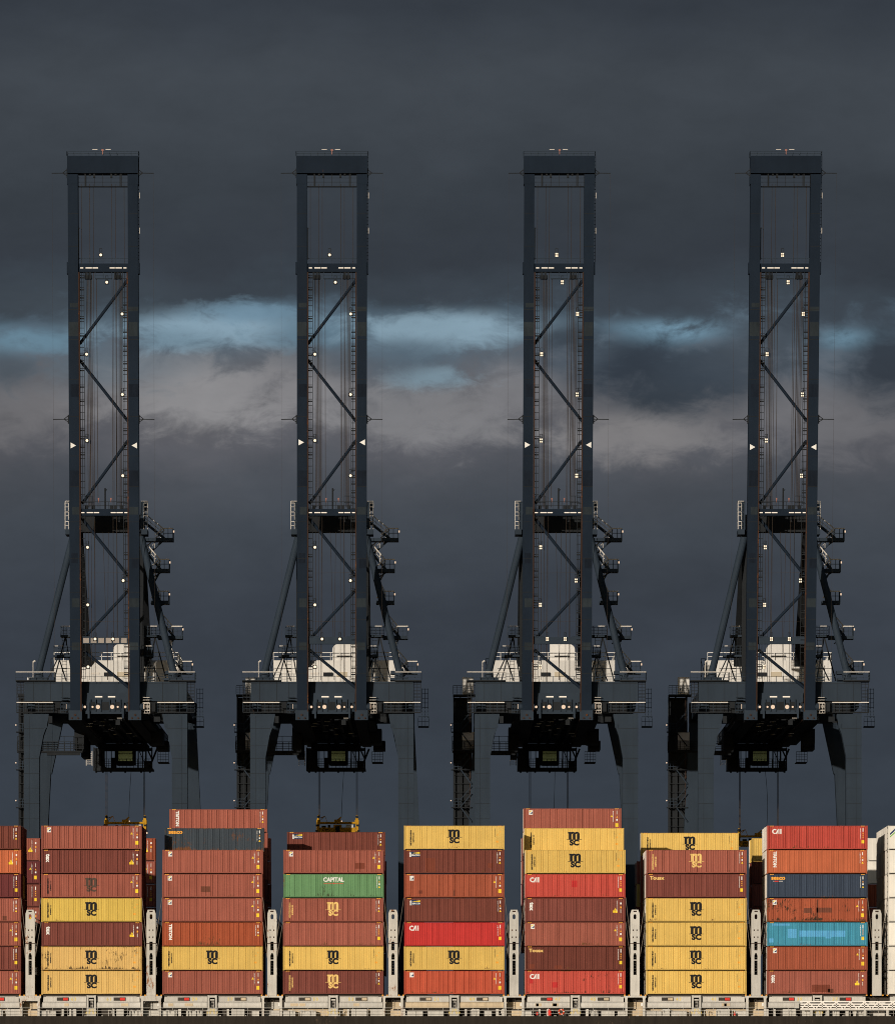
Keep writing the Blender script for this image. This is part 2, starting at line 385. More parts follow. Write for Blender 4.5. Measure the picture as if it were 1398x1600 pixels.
def full_mesh(v):
    b = body_mb(PROFS[v]) if v is not None else body_mb(None, flat=True)
    frame_mb(b)
    if v is None: b.cur = 1; b.box(-CL/2 + .045, -CL/2 + .055, .16, CW - .16, .16, CH - .12); b.cur = 0; reefer_end_mb(b)
    else: door_mb(b)
    b.cur = 2 if v is None else 1; rods_mb(b)
    return b.mesh('container', [M_['brown'], M_['lining'], M_['galv']] if v is None else [M_['brown'], M_['galv']])
FULL = [full_mesh(v) for v in (0, 1)] + [full_mesh(None)]
MISC = {'backing': None}
b = MB(); b.box(-CL/2 + .08, -CL/2 + .10, .16, CW - .16, .16, CH - .12); REBACK = b.mesh('reefer_backing', M_['lining'])

# ---- lettering and marks
def text_mesh(txt, size, bold=.0, xs=1.0, sp=1.0):
    cu = bpy.data.curves.new('t', 'FONT'); cu.body = txt; cu.size = size; cu.offset = bold; cu.resolution_u = 3
    cu.space_character = sp; cu.align_x = 'CENTER'; cu.align_y = 'CENTER'
    o = bpy.data.objects.new('t', cu); COL.objects.link(o)
    dg = bpy.context.evaluated_depsgraph_get(); me = bpy.data.meshes.new_from_object(o.evaluated_get(dg))
    vs = [(v.co.x * xs, v.co.y) for v in me.vertices]; fs = [tuple(p.vertices) for p in me.polygons]
    bpy.data.objects.remove(o); bpy.data.curves.remove(cu); bpy.data.meshes.remove(me)
    return vs, fs
def arc(cx, cy, r0, r1, a0, a1, n=10, sy=1.0):
    vs = []; fs = []
    for k in range(n + 1):
        a = R(a0 + (a1 - a0) * k / n)
        vs += [(cx + r0 * math.cos(a), cy + r0 * math.sin(a) * sy), (cx + r1 * math.cos(a), cy + r1 * math.sin(a) * sy)]
    for k in range(n): fs.append((2 * k, 2 * k + 1, 2 * k + 3, 2 * k + 2))
    return vs, fs
class Flat:      # flat mark, polygons in x (right) / z (up); later shapes lie a hair in front of earlier ones
    def __init__(s): s.v = []; s.f = []; s.c = []; s.cols = []; s.ly = []; s.nl = 0
    def add(s, vf, colr, dx=0, dz=0, rot=0):
        vs, fs = vf; o = len(s.v); ca, sa = math.cos(R(rot)), math.sin(R(rot))
        s.v += [(x * ca - z * sa + dx, x * sa + z * ca + dz) for x, z in vs]; s.f += [tuple(i + o for i in f) for f in fs]; s.ly += [s.nl] * len(vs); s.nl += 1
        if colr not in s.cols: s.cols.append(colr)
        s.c += [s.cols.index(colr)] * len(fs); return s
    def rect(s, x0, x1, z0, z1, colr): return s.add(([(x0, z0), (x1, z0), (x1, z1), (x0, z1)], [(0, 1, 2, 3)]), colr)
    def poly(s, pts, colr): return s.add((pts, [tuple(range(len(pts)))]), colr)
    def mesh(s, name, prof=None, y=.022, lift=.006):
        bm = bmesh.new(); LY = bm.verts.layers.float.new('ly'); vs = [bm.verts.new((x, 0, z)) for x, z in s.v]; lk = .0012 if s.nl < 12 else 0
        for v_, l_ in zip(vs, s.ly): v_[LY] = l_ * lk
        for f, ci in zip(s.f, s.c):
            try: fc = bm.faces.new([vs[i] for i in f]); fc.material_index = ci
            except ValueError: pass
        if prof and s.v:
            lo = min(p[0] for p in s.v); hi = max(p[0] for p in s.v)
            for x, d in prof:
                xx = x - CL / 2
                if lo < xx < hi:
                    bmesh.ops.bisect_plane(bm, geom=bm.verts[:] + bm.edges[:] + bm.faces[:], plane_co=(xx, 0, 0), plane_no=(1, 0, 0))
            P = [(x - CL / 2, d) for x, d in prof]
            for v in bm.verts:
                x = v.co.x; d = 0
                for (xa, da), (xb, db) in zip(P[:-1], P[1:]):
                    if xa <= x <= xb: d = da + (db - da) * (x - xa) / max(1e-6, xb - xa); break
                v.co.y = y + d - lift - v[LY]
        else:
            for v in bm.verts: v.co.y = y - lift - v[LY]
        bm.normal_update()
        for f in bm.faces:
            if f.normal.y > 0: f.normal_flip()
        me = bpy.data.meshes.new(name); bm.to_mesh(me); bm.free()
        for cname in s.cols: me.materials.append(M_[cname])
        return me
def L_msc(colr):
    f = Flat(); g = .42
    # m : three stems and two round arches with slab feet, thin bar across, SC beneath
    for x in (-.66, -.16, .34): f.rect(x, x + .33, .05, .72, colr)
    f.rect(-.74, -.34, .78, .96, colr); f.rect(-.66, -.33, .70, .80, colr)
    for cx in (-.08, .42): f.add(arc(cx - .09, .66, .10, .34, 0, 165, 10, .95), colr)
    f.rect(-.92, .94, .0, .05, colr)
    f.add(text_mesh('SC', .90, .055, 1.08, 1.02), colr, 0.02, -.38)
    return f
def L_tex():
    return Flat().add(text_mesh('tex', .72, .03), 'decal_white', 0, 0, -90)
def L_triton_v():
    return Flat().add(text_mesh('TRITON', .52, .03, 1.0, 1.0), 'decal_white', 0, 0, -90)
def L_square(kind=0):
    f = Flat(); f.rect(-.24, .24, -.30, .28, 'decal_white')
    f.poly([(-.10, -.16), (.20, -.16), (.20, .10)], 'decal_blue')
    if kind == 0:
        f.poly([(-.20, -.02), (.16, .22), (-.02, .23), (-.20, .12)], 'decal_yellow')
    return f
def L_cai():
    f = Flat(); c = 'decal_white'
    f.add(arc(-.30, 0, .17, .31, 40, 270, 10, 1.0), c); f.rect(-.30, .0, -.31, -.17, c)
    f.poly([(-.16, -.17), (.10, .31), (.26, .31), (.26, -.31), (.12, -.31), (.12, .06), (-.02, -.31), (-.16, -.31)], c)
    f.rect(.36, .52, -.31, .31, c); return f
def L_seaco(sub=False):
    f = Flat().add(text_mesh('seaco', .66, .03, 1.12), 'decal_orange')
    if sub: f.rect(-.62, -.48, -.42, -.36, 'decal_white'); f.rect(-.44, .06, -.46, -.34, 'decal_red'); f.rect(.10, .55, -.42, -.36, 'decal_white')
    return f
def L_touax(): return Flat().add(text_mesh('Touax', .58, .022, 1.15), 'decal_cream')
def L_capital():
    f = Flat().add(text_mesh('CAPITAL', .70, .022, .92), 'decal_white')
    f.rect(-1.2, -.12, -.47, -.43, 'decal_red'); f.rect(.12, 1.2, -.47, -.43, 'decal_red')
    f.poly([(0, -.56), (.09, -.45), (0, -.34), (-.09, -.45)], 'decal_red'); return f
def L_beacon():
    f = Flat(); f.rect(-.55, .62, -.30, .30, 'decal_blue')
    f2 = [(-.62, -.32), (-.40, -.32), (-.42, .0), (-.38, .12), (-.51, .34), (-.64, .12), (-.60, 0)]
    f.poly(f2, 'decal_white'); f.poly([(-.36, .14), (.62, .06), (.62, .28)], 'decal_yellow')
    f.add(text_mesh('BEACON', .26, .012, .95), 'decal_white', .14, -.12); return f
def L_swoosh():
    f = Flat(); f.poly([(-.5, -.5), (.9, .7), (.75, .78), (-.5, -.36)], 'decal_green'); f.poly([(-.5, -.22), (.6, .75), (.3, .80), (-.5, 0)], 'decal_blue'); return f
def serial(colr, n=11, h=1.35, wd=.09, seed=0):   # vertical identification code: little characters one under another
    f = Flat(); rnd = random.Random(seed); z = h / 2; st = h / n
    for k in range(n):
        txt = rnd.choice('MSCUTRLNDE') if k < 4 else rnd.choice('0123456789')
        f.add(text_mesh(txt, st * 1.15, .006), colr, 0, z); z -= st
    return f
def R_marks(kind):      # list of (part name, mark)
    out = []; c = 'decal_yellow'
    def tri(x, z, q=.15, cc=c): out.append(('warning_triangle', Flat().poly([(x - q, z - q * .8), (x + q, z - q * .8), (x, z + q)], cc)))
    def rc(x0, x1, z0, z1, cc, nm='label_plate'): f = Flat(); f.rect(x0, x1, z0, z1, cc); out.append((nm, f))
    if kind == 'a':
        rc(-.11, -.01, .62, 1.06, 'decal_gray', 'weight_text'); tri(-.05, .28, .11, 'decal_orange'); rc(-.15, .04, -.18, .03, 'decal_white'); rc(-.26, .10, -.95, -.50, c); tri(-.72, .40, .15)
    elif kind == 'b':
        rc(-.14, .04, .60, .82, 'decal_white'); rc(-.14, .04, .12, .34, 'decal_orange'); rc(-.11, -.01, -.45, -.02, 'decal_gray', 'weight_text'); tri(-.72, .02, .16); rc(-1.0, -.45, -.42, -.14, c)
    elif kind == 'c':
        rc(-.11, -.01, .70, 1.05, 'decal_white', 'weight_text'); tri(-.06, .42, .1, 'decal_orange'); rc(-.14, .02, .02, .20, 'decal_white'); tri(-.06, -.22, .13)
    elif kind == 'd':
        rc(-.11, -.01, .62, 1.05, 'decal_white', 'weight_text')
        for z in (.44, .20, -.04): tri(-.06, z, .09, 'decal_orange')
        rc(-.24, .08, -.80, -.40, c)
    else:
        tri(-.05, .62, .1, 'decal_orange'); tri(-.35, .25, .11, 'decal_orange'); rc(-.55, -.22, -.70, -.48, 'decal_orange')
    return out
def put_marks(root, kind, v):
    for n_, (nm, f) in enumerate(R_marks(kind)): put_decal(root, nm, f'rm_{kind}{n_}', lambda: f, v, CL / 2 - .50, 1.55)
def corner_marks(x):
    f = Flat()
    if True: f.rect(x, x + .22, -.035, .035, 'decal_orange'); f.rect(x + .26, x + .46, -.035, .035, 'decal_orange')
    return f
DC = {}
def decal(key, fn, v, y=.022):
    k = (key, v)
    if k not in DC:
        base = DC.get((key, 'flat'))
        if base is None: base = DC[(key, 'flat')] = fn()
        DC[k] = base
    return DC[k]
def shifted(fl, dx, dz):
    g = Flat(); g.v = [(x + dx, z + dz) for x, z in fl.v]; g.f = fl.f; g.c = fl.c; g.cols = fl.cols; g.ly = fl.ly; g.nl = fl.nl; return g
MC = {}
def put_decal(parent, name, key, fn, v, dx, dz):
    k = (key, v, round(dx, 2), round(dz, 2))
    if k not in MC:
        fl = shifted(decal(key, fn, 0), dx, dz); MC[k] = fl.mesh(name, PROFS[v] if v is not None else None)
    return link_obj(name, MC[k], parent)

ORD = ['', 'lowest', 'second from deck', 'third from deck', 'fourth from deck', 'fifth from deck', 'sixth from deck', 'seventh from deck', 'eighth from deck']
ROWW = {1: 'second', 2: 'third', 3: 'fourth', 4: 'fifth', 5: 'sixth', 6: 'seventh', 7: 'eighth', 8: 'ninth', 9: 'tenth'}
STK = ['stack cut by left edge', 'leftmost full stack', 'second full stack from left', 'third full stack from left', 'middle full stack',
       'fifth full stack from left', 'sixth full stack from left', 'rightmost full stack', 'stack at right edge']
CN = {'brown': 'reddish brown', 'maroon': 'maroon', 'dark_brown': 'dark brown', 'purple_maroon': 'purplish maroon', 'orange': 'bright orange', 'rust_orange': 'scuffed rust orange',
      'brick': 'brick brown', 'spotted_brick': 'brick brown rust-spotted', 'yellow': 'yellow', 'bright_yellow': 'lemon yellow', 'tan_yellow': 'tan yellow', 'worn_yellow': 'rust-flecked tan yellow',
      'red': 'bright red', 'salmon': 'salmon red', 'worn_salmon': 'speckled salmon red', 'orange_red': 'orange red', 'green': 'stained green', 'navy': 'navy blue', 'rusty_navy': 'rust-streaked navy',
      'teal': 'patched teal blue', 'white': 'white', 'orange_brown': 'orange brown'}
LN = {'mscd': ' with dark emblem', 'mscf': ' with faded emblem', 'mscc': ' with cream emblem', 'tex': ' with sideways word', 'triton': ' with sideways capitals',
      'sq': ' with square badge', 'sqw': ' with pale square badge', 'cai': ' with white capitals', 'seaco': ' with orange word', 'seaco2': ' with orange word', 'touax': ' with cream word',
      'capital': ' with white capitals', 'beacon': ' with lighthouse badge', 'swoosh': ' with green stripe', '': ''}
GRP = 'shipping containers stacked on the ship'
def colx(c): return gx(709.7 + (c - 4) * 188.9)
BASEZ = gz(1554.6)
rowY = lambda k: SHIP_Y + k * 2.52
def front(c, t, colr, logo='', marks=None, row=0, patches=(), ztop=None):
    rnd = random.Random(c * 31 + t * 7 + row); white = colr == 'white'
    lab = f"{CN[colr]} container{LN[logo]}, {ORD[t]}, {STK[c]}"
    if row: lab = f"{CN[colr]} container{LN[logo]} set back on top of {STK[c]}"
    root = empty('shipping_container', (colx(c) + rnd.uniform(-.03, .03), rowY(row), BASEZ + (t - 1) * PITCH), lab, 'container', GRP)
    ma = M_[colr]; v = None if white else (rnd.choice([2, 3, 3]) if 'yellow' in colr else 3 if colr in ('red', 'orange_brown', 'green') else rnd.choice([0, 1, 4]))
    link_obj('body', BODYW if white else BODY[v], root, ma); link_obj('frame', FRAME, root, M_[colr + '_frame'])
    if white:
        d = link_obj('cooling_unit', REND, root, ma); link_obj('backing_plate', REBACK, d)
    else:
        d = link_obj('door', DOOR, root, ma)
        if c >= 5:
            for rm in RODS: link_obj('lock_rod', rm, d)
    if not white:
        [link_obj('height_stripe', q_, root) for q_ in CORNER]
    spec = {'mscd': ('msc_d', lambda: L_msc('decal_dark'), 0, 1.46, 'logo'), 'mscf': ('msc_f', lambda: L_msc('decal_faded'), 0, 1.46, 'logo'),
            'mscc': ('msc_c', lambda: L_msc('decal_cream'), 0, 1.46, 'logo'), 'tex': ('tex', L_tex, -CL / 2 + .82, 1.90, 'lettering'), 'triton': ('triton', L_triton_v, -CL / 2 + .98, 1.72, 'lettering'),
            'sq': ('sq0', lambda: L_square(0), -CL / 2 + .95, CH - .50, 'badge'), 'sqw': ('sq1', lambda: L_square(1), -CL / 2 + .95, CH - .50, 'badge'), 'cai': ('cai', L_cai, -CL / 2 + 1.22, CH - .70, 'lettering'),
            'seaco': ('seaco', lambda: L_seaco(False), -CL / 2 + 1.35, CH - .48, 'lettering'), 'seaco2': ('seaco2', lambda: L_seaco(True), -CL / 2 + 1.35, CH - .48, 'lettering'),
            'touax': ('touax', L_touax, -CL / 2 + 1.35, CH - .50, 'lettering'), 'capital': ('capital', L_capital, 0, CH - .70, 'lettering'), 'beacon': ('beacon', L_beacon, -CL / 2 + 1.30, CH - .54, 'badge'),
            'swoosh': ('swoosh', L_swoosh, -CL / 2 + .75, CH - .95, 'badge')}
    if logo: s = spec[logo]; put_decal(root, s[4], s[0], s[1], v, s[2], s[3])
    if marks is None: marks = {'mscd': 'm', 'mscf': 'a', 'mscc': 'c', 'tex': 'b', 'triton': 'c', 'sq': 'a', 'sqw': 'a', 'cai': 'd', 'seaco': 'c', 'seaco2': 'c', 'touax': 'd', 'capital': 'c', 'beacon': 'c', 'swoosh': '', '': 'a'}[logo]
    if marks:
        put_marks(root, marks, v)
        dk = 'decal_dark' if marks == 'm' else 'decal_white'
        if marks != 'm': put_decal(root, 'serial_number', 'ser_' + dk + str(t % 3), lambda: serial('decal_white', seed=t % 3), v, CL / 2 - (1.02 if marks in 'ab' else .86), 1.85)
        else: put_decal(root, 'serial_number', 'ser_thin', lambda: serial('decal_dark', 11, 1.0, seed=5), v, CL / 2 - 1.15, 2.0)
        if logo in ('mscd', 'mscc', 'mscf'):
            cc = 'decal_cream' if logo == 'mscc' else 'decal_dark'
            put_decal(root, 'company_name', 'name1_' + cc, lambda: Flat().add(text_mesh('MEDITERRANEAN', .235, .016), cc, -.14, 0, 90), v, -CL / 2 + .98, 1.42)
            put_decal(root, 'company_name', 'name2_' + cc, lambda: Flat().add(text_mesh('SHIPPING CO', .20, .012), cc, .18, .05, 90), v, -CL / 2 + .98, 1.42)
    for (x0, x1, z0, z1, cc) in patches:
        f = Flat(); f.rect(x0, x1, z0, z1, cc); o = link_obj('repair_patch', f.mesh('repair_patch', PROFS[v], lift=.003), root)
    return root
CORNER = [shifted(corner_marks(x), 0, CH - .048).mesh('height_stripe', None, y=.008, lift=.004) for x in (-CL / 2 + .36, CL / 2 - .80)]
FR = [
 (0, ['brown', 'maroon', 'brown', 'brown', 'purple_maroon', 'orange', 'dark_brown'], ['', '', '', '', '', '', '']),
 (1, ['tan_yellow', 'worn_yellow', 'maroon', 'bright_yellow', 'brown', 'maroon', 'brown'], ['mscd', 'mscd', 'tex', 'mscd', 'mscf', 'tex', 'sq']),
 (2, ['brown', 'yellow', 'rust_orange', 'brown', 'brown', 'brown'], ['sq', 'mscd', 'triton', 'sq', 'sq', 'sq']),
 (3, ['maroon', 'yellow', 'brown', 'brown', 'green', 'brown'], ['mscc', 'mscd', '', 'mscc', 'capital', 'sq']),
 (4, ['orange_red', 'yellow', 'red', 'dark_brown', 'brick', 'dark_brown', 'yellow'], ['sqw', 'mscd', 'cai', 'beacon', 'sqw', 'beacon', 'mscd']),
 (5, ['worn_salmon', 'dark_brown', 'brown', 'maroon', 'salmon', 'yellow'], ['cai', 'touax', 'sq', 'tex', 'cai', 'mscd']),
 (6, ['yellow', 'yellow', 'yellow', 'yellow', 'maroon', 'brown'], ['mscd', 'mscd', 'mscd', 'mscd', 'touax', 'mscc']),
 (7, ['brown', 'brick', 'teal', 'spotted_brick', 'navy', 'orange_brown', 'salmon'], ['tex', 'sq', '', 'sq', 'seaco2', 'triton', 'cai']),
 (8, ['white'] * 7, ['', '', '', '', '', '', 'swoosh'])]
PATCH = {(0, 4): [(3.9, 4.4, .2, .75, 'patch_brown')], (2, 5): [(-1.4, -.25, .7, 1.4, 'patch_brown')], (3, 6): [(2.6, 3.8, .6, 1.3, 'patch_rust')], (4, 5): [(-4.3, -3.9, .5, .9, 'patch_rust'), (-.1, .05, .2, .9, 'patch_brown')],
         (4, 6): [(-3.5, -2.3, .25, 1.9, 'patch_rust'), (4.1, 4.7, .7, 1.3, 'patch_rust')], (5, 1): [(-5.5, -5.1, 1.35, 1.9, 'patch_red'), (-2.8, -2.1, .85, 1.5, 'patch_red')],
         (5, 5): [(-.4, .25, 1.3, 2.1, 'patch_red')], (7, 3): [(-3.6, -2.5, 1.0, 2.1, 'patch_blue'), (-2.2, 3.4, 1.15, 1.9, 'patch_blue'), (-5.5, -3.3, 2.5, 2.75, 'patch_blue'), (1.0, 1.7, .95, 1.15, 'patch_blue'), (-5.85, -5.3, .45, .95, 'patch_blue')],
         (7, 4): [(-1.6, -.6, 1.1, 1.7, 'patch_brown'), (-.1, 1.8, 1.15, 1.75, 'patch_brown'), (-.05, .15, .3, 2.7, 'patch_brown')], (7, 1): [(1.3, 2.0, .2, .7, 'patch_brown'), (-.6, 1.6, .3, 1.2, 'patch_rust')],
         (5, 2): [(-5.6, -4.9, .2, .75, 'patch_rust'), (-2.5, -1.6, .2, .6, 'patch_rust')]}
for c_, cols, logos in FR:
    for i, (cc, lg) in enumerate(zip(cols, logos)):
        mk = None
        if c_ == 8: mk = ''
        if c_ == 0: mk = 'adacdbc'[i] if True else None
        if (c_, i + 1) in ((7, 3),): mk = 'd'
        if (c_, i + 1) == (3, 3): mk = 'd'
        front(c_, i + 1, cc, lg, mk, patches=PATCH.get((c_, i + 1), ()))
front(2, 7, 'rusty_navy', 'seaco', row=3); front(2, 8, 'brown', 'triton', row=9)
front(3, 7, 'dark_brown', 'beacon', row=8)
front(5, 7, 'yellow', 'mscd', row=3); front(5, 8, 'brown', 'sq', row=8)
front(6, 7, 'yellow', 'mscd', row=9)

# containers of the inner rows: single mesh each, seen edge-on or in the gaps
INNER = ['brown', 'maroon', 'dark_brown', 'brick', 'purple_maroon', 'yellow', 'brown', 'maroon']
def inner(c_, k, t, colr=None, far=False):
    rnd = random.Random(c_ * 1000 + k * 50 + t); colr = colr or rnd.choice(INNER)
    me = FULL[2] if colr == 'white' else FULL[rnd.choice((0, 1))]
    o = link_obj('shipping_container', me, None, M_[colr])
    o.location = (colx(c_) + rnd.uniform(-.03, .03), rowY(k), BASEZ + (t - 1) * PITCH)
    rw = f"{ROWW[k]} row of" if k in ROWW else ('far row behind' if k == 16 else 'farthest row behind')
    tag(o, f"{CN[colr]} container, {ORD[t]}, {rw} {STK[c_]}", 'container', GRP)
    return o
def far_marks(o, colr):
    pass
for k in range(1, 5):
    for t in range(1, 8): inner(0, k, t); inner(1, k, t)
for k in range(1, 3):
    for t in range(1, 7): inner(2, k, t); inner(3, k, t); inner(5, k, t, {6: 'yellow'}.get(t)); 
for t in range(1, 7): inner(2, 3, t); inner(5, 3, t)
for t in range(3, 8): inner(2, 9, t)
for t in range(4, 7): inner(3, 8, t)
for t in range(4, 8): inner(5, 8, t, {7: 'yellow'}.get(t))
for t in range(4, 7): inner(6, 9, t)
for k in range(1, 5):
    for t in range(1, 7): inner(6, k, t, 'white' if (k + t) % 5 == 0 else None)
    for t in range(1, 8): inner(7, k, t, {7: 'white', 5: 'yellow'}.get(t) if k > 1 else None)
for k in range(1, 9):
    for t in range(1, 8): inner(8, k, t, 'white')
FART = [7, 7, 7, 6, 0, 7, 6, 7, 7]
FARC = {(0, 7): 'brown', (0, 6): 'purple_maroon', (0, 5): 'maroon', (1, 7): 'brick', (1, 6): 'brown', (7, 7): 'yellow', (7, 6): 'dark_brown', (7, 5): 'brown', (8, 7): 'white', (8, 6): 'white'}
for c_ in range(9):
    for t in range(max(1, FART[c_] - 4), FART[c_] + 1):
        cc = FARC.get((c_, t)); rnd = random.Random(c_ * 9 + t)
        if c_ in (0, 1, 7):      # these show a front with its marks through the gap
            cc = cc or rnd.choice(['brown', 'maroon', 'dark_brown']); v = rnd.choice([0, 1])
            o = empty('shipping_container', (colx(c_), rowY(16), BASEZ + (t - 1) * PITCH), f"{CN[cc]} container, {ORD[t]}, far row behind {STK[c_]}", 'container', GRP)
            link_obj('body', BODY[v], o, M_[cc]); link_obj('frame', FRAME, o, M_[cc + '_frame']); link_obj('door', DOOR, o, M_[cc])
            put_marks(o, 'abd'[t % 3], v)
            put_decal(o, 'serial_number', 'ser_decal_white' + str(t % 3), lambda: serial('decal_white', seed=t % 3), v, CL / 2 - 1.02, 1.85)
        else: inner(c_, 16, t, cc)
        if c_ in (6, 7) : inner(c_, 19, t, cc if c_ == 7 else None)

# ------------------------------------------------------------------ the ship
ship = empty('container_ship', (0, SHIP_Y, 0), 'container ship side with black hull and grey deck structures under the stacks', 'ship')
SO = (0, -SHIP_Y, 0)
HZ = gz(1588.5)       # deck edge
b = MB(); b.box(-130, 130, SHIP_Y - 1.6, SHIP_Y + 53, -4, HZ); b.build('hull', M_['hull'], ship, SO)
b = MB()
rnd = random.Random(5)
for k in range(90): x = -62 + k * 1.4 + rnd.uniform(-.4, .4); b.box(x, x + rnd.uniform(.1, .4), SHIP_Y - 1.66, SHIP_Y - 1.4, HZ, HZ + rnd.uniform(.03, .10))
b.each('deck_edge_fitting', M_['ship_grey'], ship, SO)
zz = lambda py: gz(py)
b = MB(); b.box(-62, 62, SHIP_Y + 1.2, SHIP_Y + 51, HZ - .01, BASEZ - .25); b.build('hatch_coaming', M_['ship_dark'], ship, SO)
YF = SHIP_Y - .2      # face of coaming plating
def bay(c_):
    x0 = colx(c_) - CL / 2; x1 = colx(c_) + CL / 2; xm = colx(c_); rn = random.Random(c_ + 40)
    rusty = c_ in (0, 1, 3)
    g = M_['ship_grey']; beige = M_['ship_beige']
    b = MB(); b.box(x0 + .25, xm - .65, YF, YF + .6, zz(1566), zz(1558)); b.box(xm + .65, x1 - .25, YF, YF + .6, zz(1566), zz(1558))
    b.box(x0 + .6, xm - .65, YF - .06, YF + .02, zz(1558.6), zz(1557.6)); b.box(xm + .65, x1 - .6, YF - .06, YF + .02, zz(1558.6), zz(1557.6))
    b.each('upper_coaming', g, ship, SO)
    b = MB()
    for xa, xb in ((x0 + .15, xm - .65), (xm + .65, x1 - .15)):
        n = 8; pr = []
        for q in range(n + 1):
            a = R(-90 + 180 * q / n); pr.append((YF - .02 - .22 * math.cos(a), (zz(1576) + zz(1566.5)) / 2 + (zz(1566.5) - zz(1576)) / 2 * math.sin(a)))
        pr = [(YF + .8, pr[0][1])] + pr + [(YF + .8, pr[-1][1])]
        vs = [(xa, y, z) for y, z in pr] + [(xb, y, z) for y, z in pr]; n = len(pr)
        b.add(vs, [(k, k + 1, n + k + 1, n + k) for k in range(n - 1)] + [tuple(range(n)), tuple(reversed(range(n, 2 * n)))])
    b.each('ventilation_trunk', beige if c_ in (4,) else g, ship, SO)
    # beige worn plates on trunks
    b = MB()
    for k in range(4):
        x = rn.uniform(x0 + .5, x1 - 1.6)
        if abs(x - xm) < 1.8: continue
        b.box(x, x + rn.uniform(.4, 1.2), YF - .27, YF - .2, zz(1573), zz(1568.5))
    b.each('worn_plate', beige, ship, SO)
    # lower deck: lockers, stanchions, pipes
    b = MB(); x = x0 - .1
    while x < x1 - .3:
        wd = rn.choice((.25, .35, .9, 1.6, 1.9))
        if abs(x + wd / 2 - xm) > .9 + wd / 2: b.box(x, min(x + wd, x1), YF - (.5 if wd < .5 else .15) - rn.uniform(0, .3), YF + .6, HZ, zz(1577.5) if wd < .5 or rn.random() < .3 else zz(1580.5))
        x += wd + rn.uniform(.15, .9)
    b.each('deck_locker', g, ship, SO)
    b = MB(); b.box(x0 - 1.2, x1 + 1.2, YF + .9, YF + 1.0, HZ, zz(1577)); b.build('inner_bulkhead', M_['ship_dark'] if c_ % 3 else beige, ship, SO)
    b = MB()
    for k in range(5): b.cut(); x = rn.uniform(x0, x1 - .3); b.tube((x, YF - .45, HZ), (x, YF - .45, zz(1579)), .05); b.tube((x, YF - .45, zz(1579)), (x + .35, YF - .45, zz(1579.6)), .05); b.tube((x + .35, YF - .45, zz(1579.6)), (x + .35, YF - .45, zz(1584)), .05)
    b.each('vent_pipe', g, ship, SO)
    # centre pillar with opening and ladder
    b = MB(); za, zb = HZ, zz(1556)
    b.box(xm - .56, xm - .34, YF - .5, YF + .5, za, zb); b.box(xm + .34, xm + .56, YF - .5, YF + .5, za, zb)
    b.box(xm - .34, xm + .34, YF - .48, YF + .5, zz(1559.5), zb - .02); b.box(xm - .34, xm + .34, YF - .48, YF + .4, za, zz(1576))
    b.box(xm - .25, xm + .25, YF - .3, YF + .4, zz(1564), zz(1561.8))
    p = b.build('centre_pillar', g, ship, SO)
    b = MB()
    for k in range(5): b.box(xm - .18, xm + .2, YF + .02, YF + .07, zz(1574) + k * .17, zz(1574) + k * .17 + .035)
    b.box(xm - .18, xm - .14, YF, YF + .08, zz(1576), zz(1566)); b.box(xm + .16, xm + .2, YF, YF + .08, zz(1576), zz(1566))
    b.build('ladder', M_['galv'], p)
    bpy.data.objects[p.children[0].name].data.transform(Matrix.Translation(SO))
    # lamp boxes: dark plate with the shade of a hole in its colour, and red box
    for s, xx in ((0, x0 + 2.35), (1, x1 - 2.95)):
        b = MB(); b.box(xx - .45, xx + .25, YF - .12, YF + .1, zz(1564.2), zz(1559.2)); b.build('hole_shade_plate', M_['ship_dark'], ship, SO)
        paint = M_['safety_red'] if (c_, s) in ((0, 0), (0, 1), (1, 0), (1, 1), (2, 0), (5, 0), (7, 0), (7, 1), (6, 1), (3, 9)) else M_['ship_beige']
        b = MB(); b.box(xx + .32, xx + .92, YF - .16, YF + .1, zz(1563.8), zz(1559.6)); o = b.build('equipment_box', paint, ship, SO)
        b = MB(); q = .05; X0, X1, Z0, Z1 = xx + .27, xx + .97, zz(1564.4), zz(1559.0)
        b.box(X0, X1, YF - .13, YF - .05, Z0, Z0 + q); b.box(X0, X1, YF - .13, YF - .05, Z1 - q, Z1); b.box(X0, X0 + q, YF - .13, YF - .05, Z0 + q, Z1 - q); b.box(X1 - q, X1, YF - .13, YF - .05, Z0 + q, Z1 - q)
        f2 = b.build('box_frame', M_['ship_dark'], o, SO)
    # bay numbers
    num = 63 - 4 * (c_ - 1)
    def txt(t, x, z, size, y):
        fl = Flat().add(text_mesh(t, size, .014, 1.1, 1.35), 'bay_yellow', x, z); me = fl.mesh('bay_number', None, y=y - SHIP_Y, lift=.01); return link_obj('bay_number', me, ship)
    if c_ <= 7:
        txt(str(num), x0 + 3.95, zz(1562), .50, YF); txt(str(num - 2), x1 - 3.95, zz(1562), .50, YF)
        txt(str(num - 1), xm, zz(1579.3), .46, YF - .5); txt(f"{num} {num - 2}", xm, zz(1583.8), .42, YF - .5)
for c_ in range(9): bay(c_)
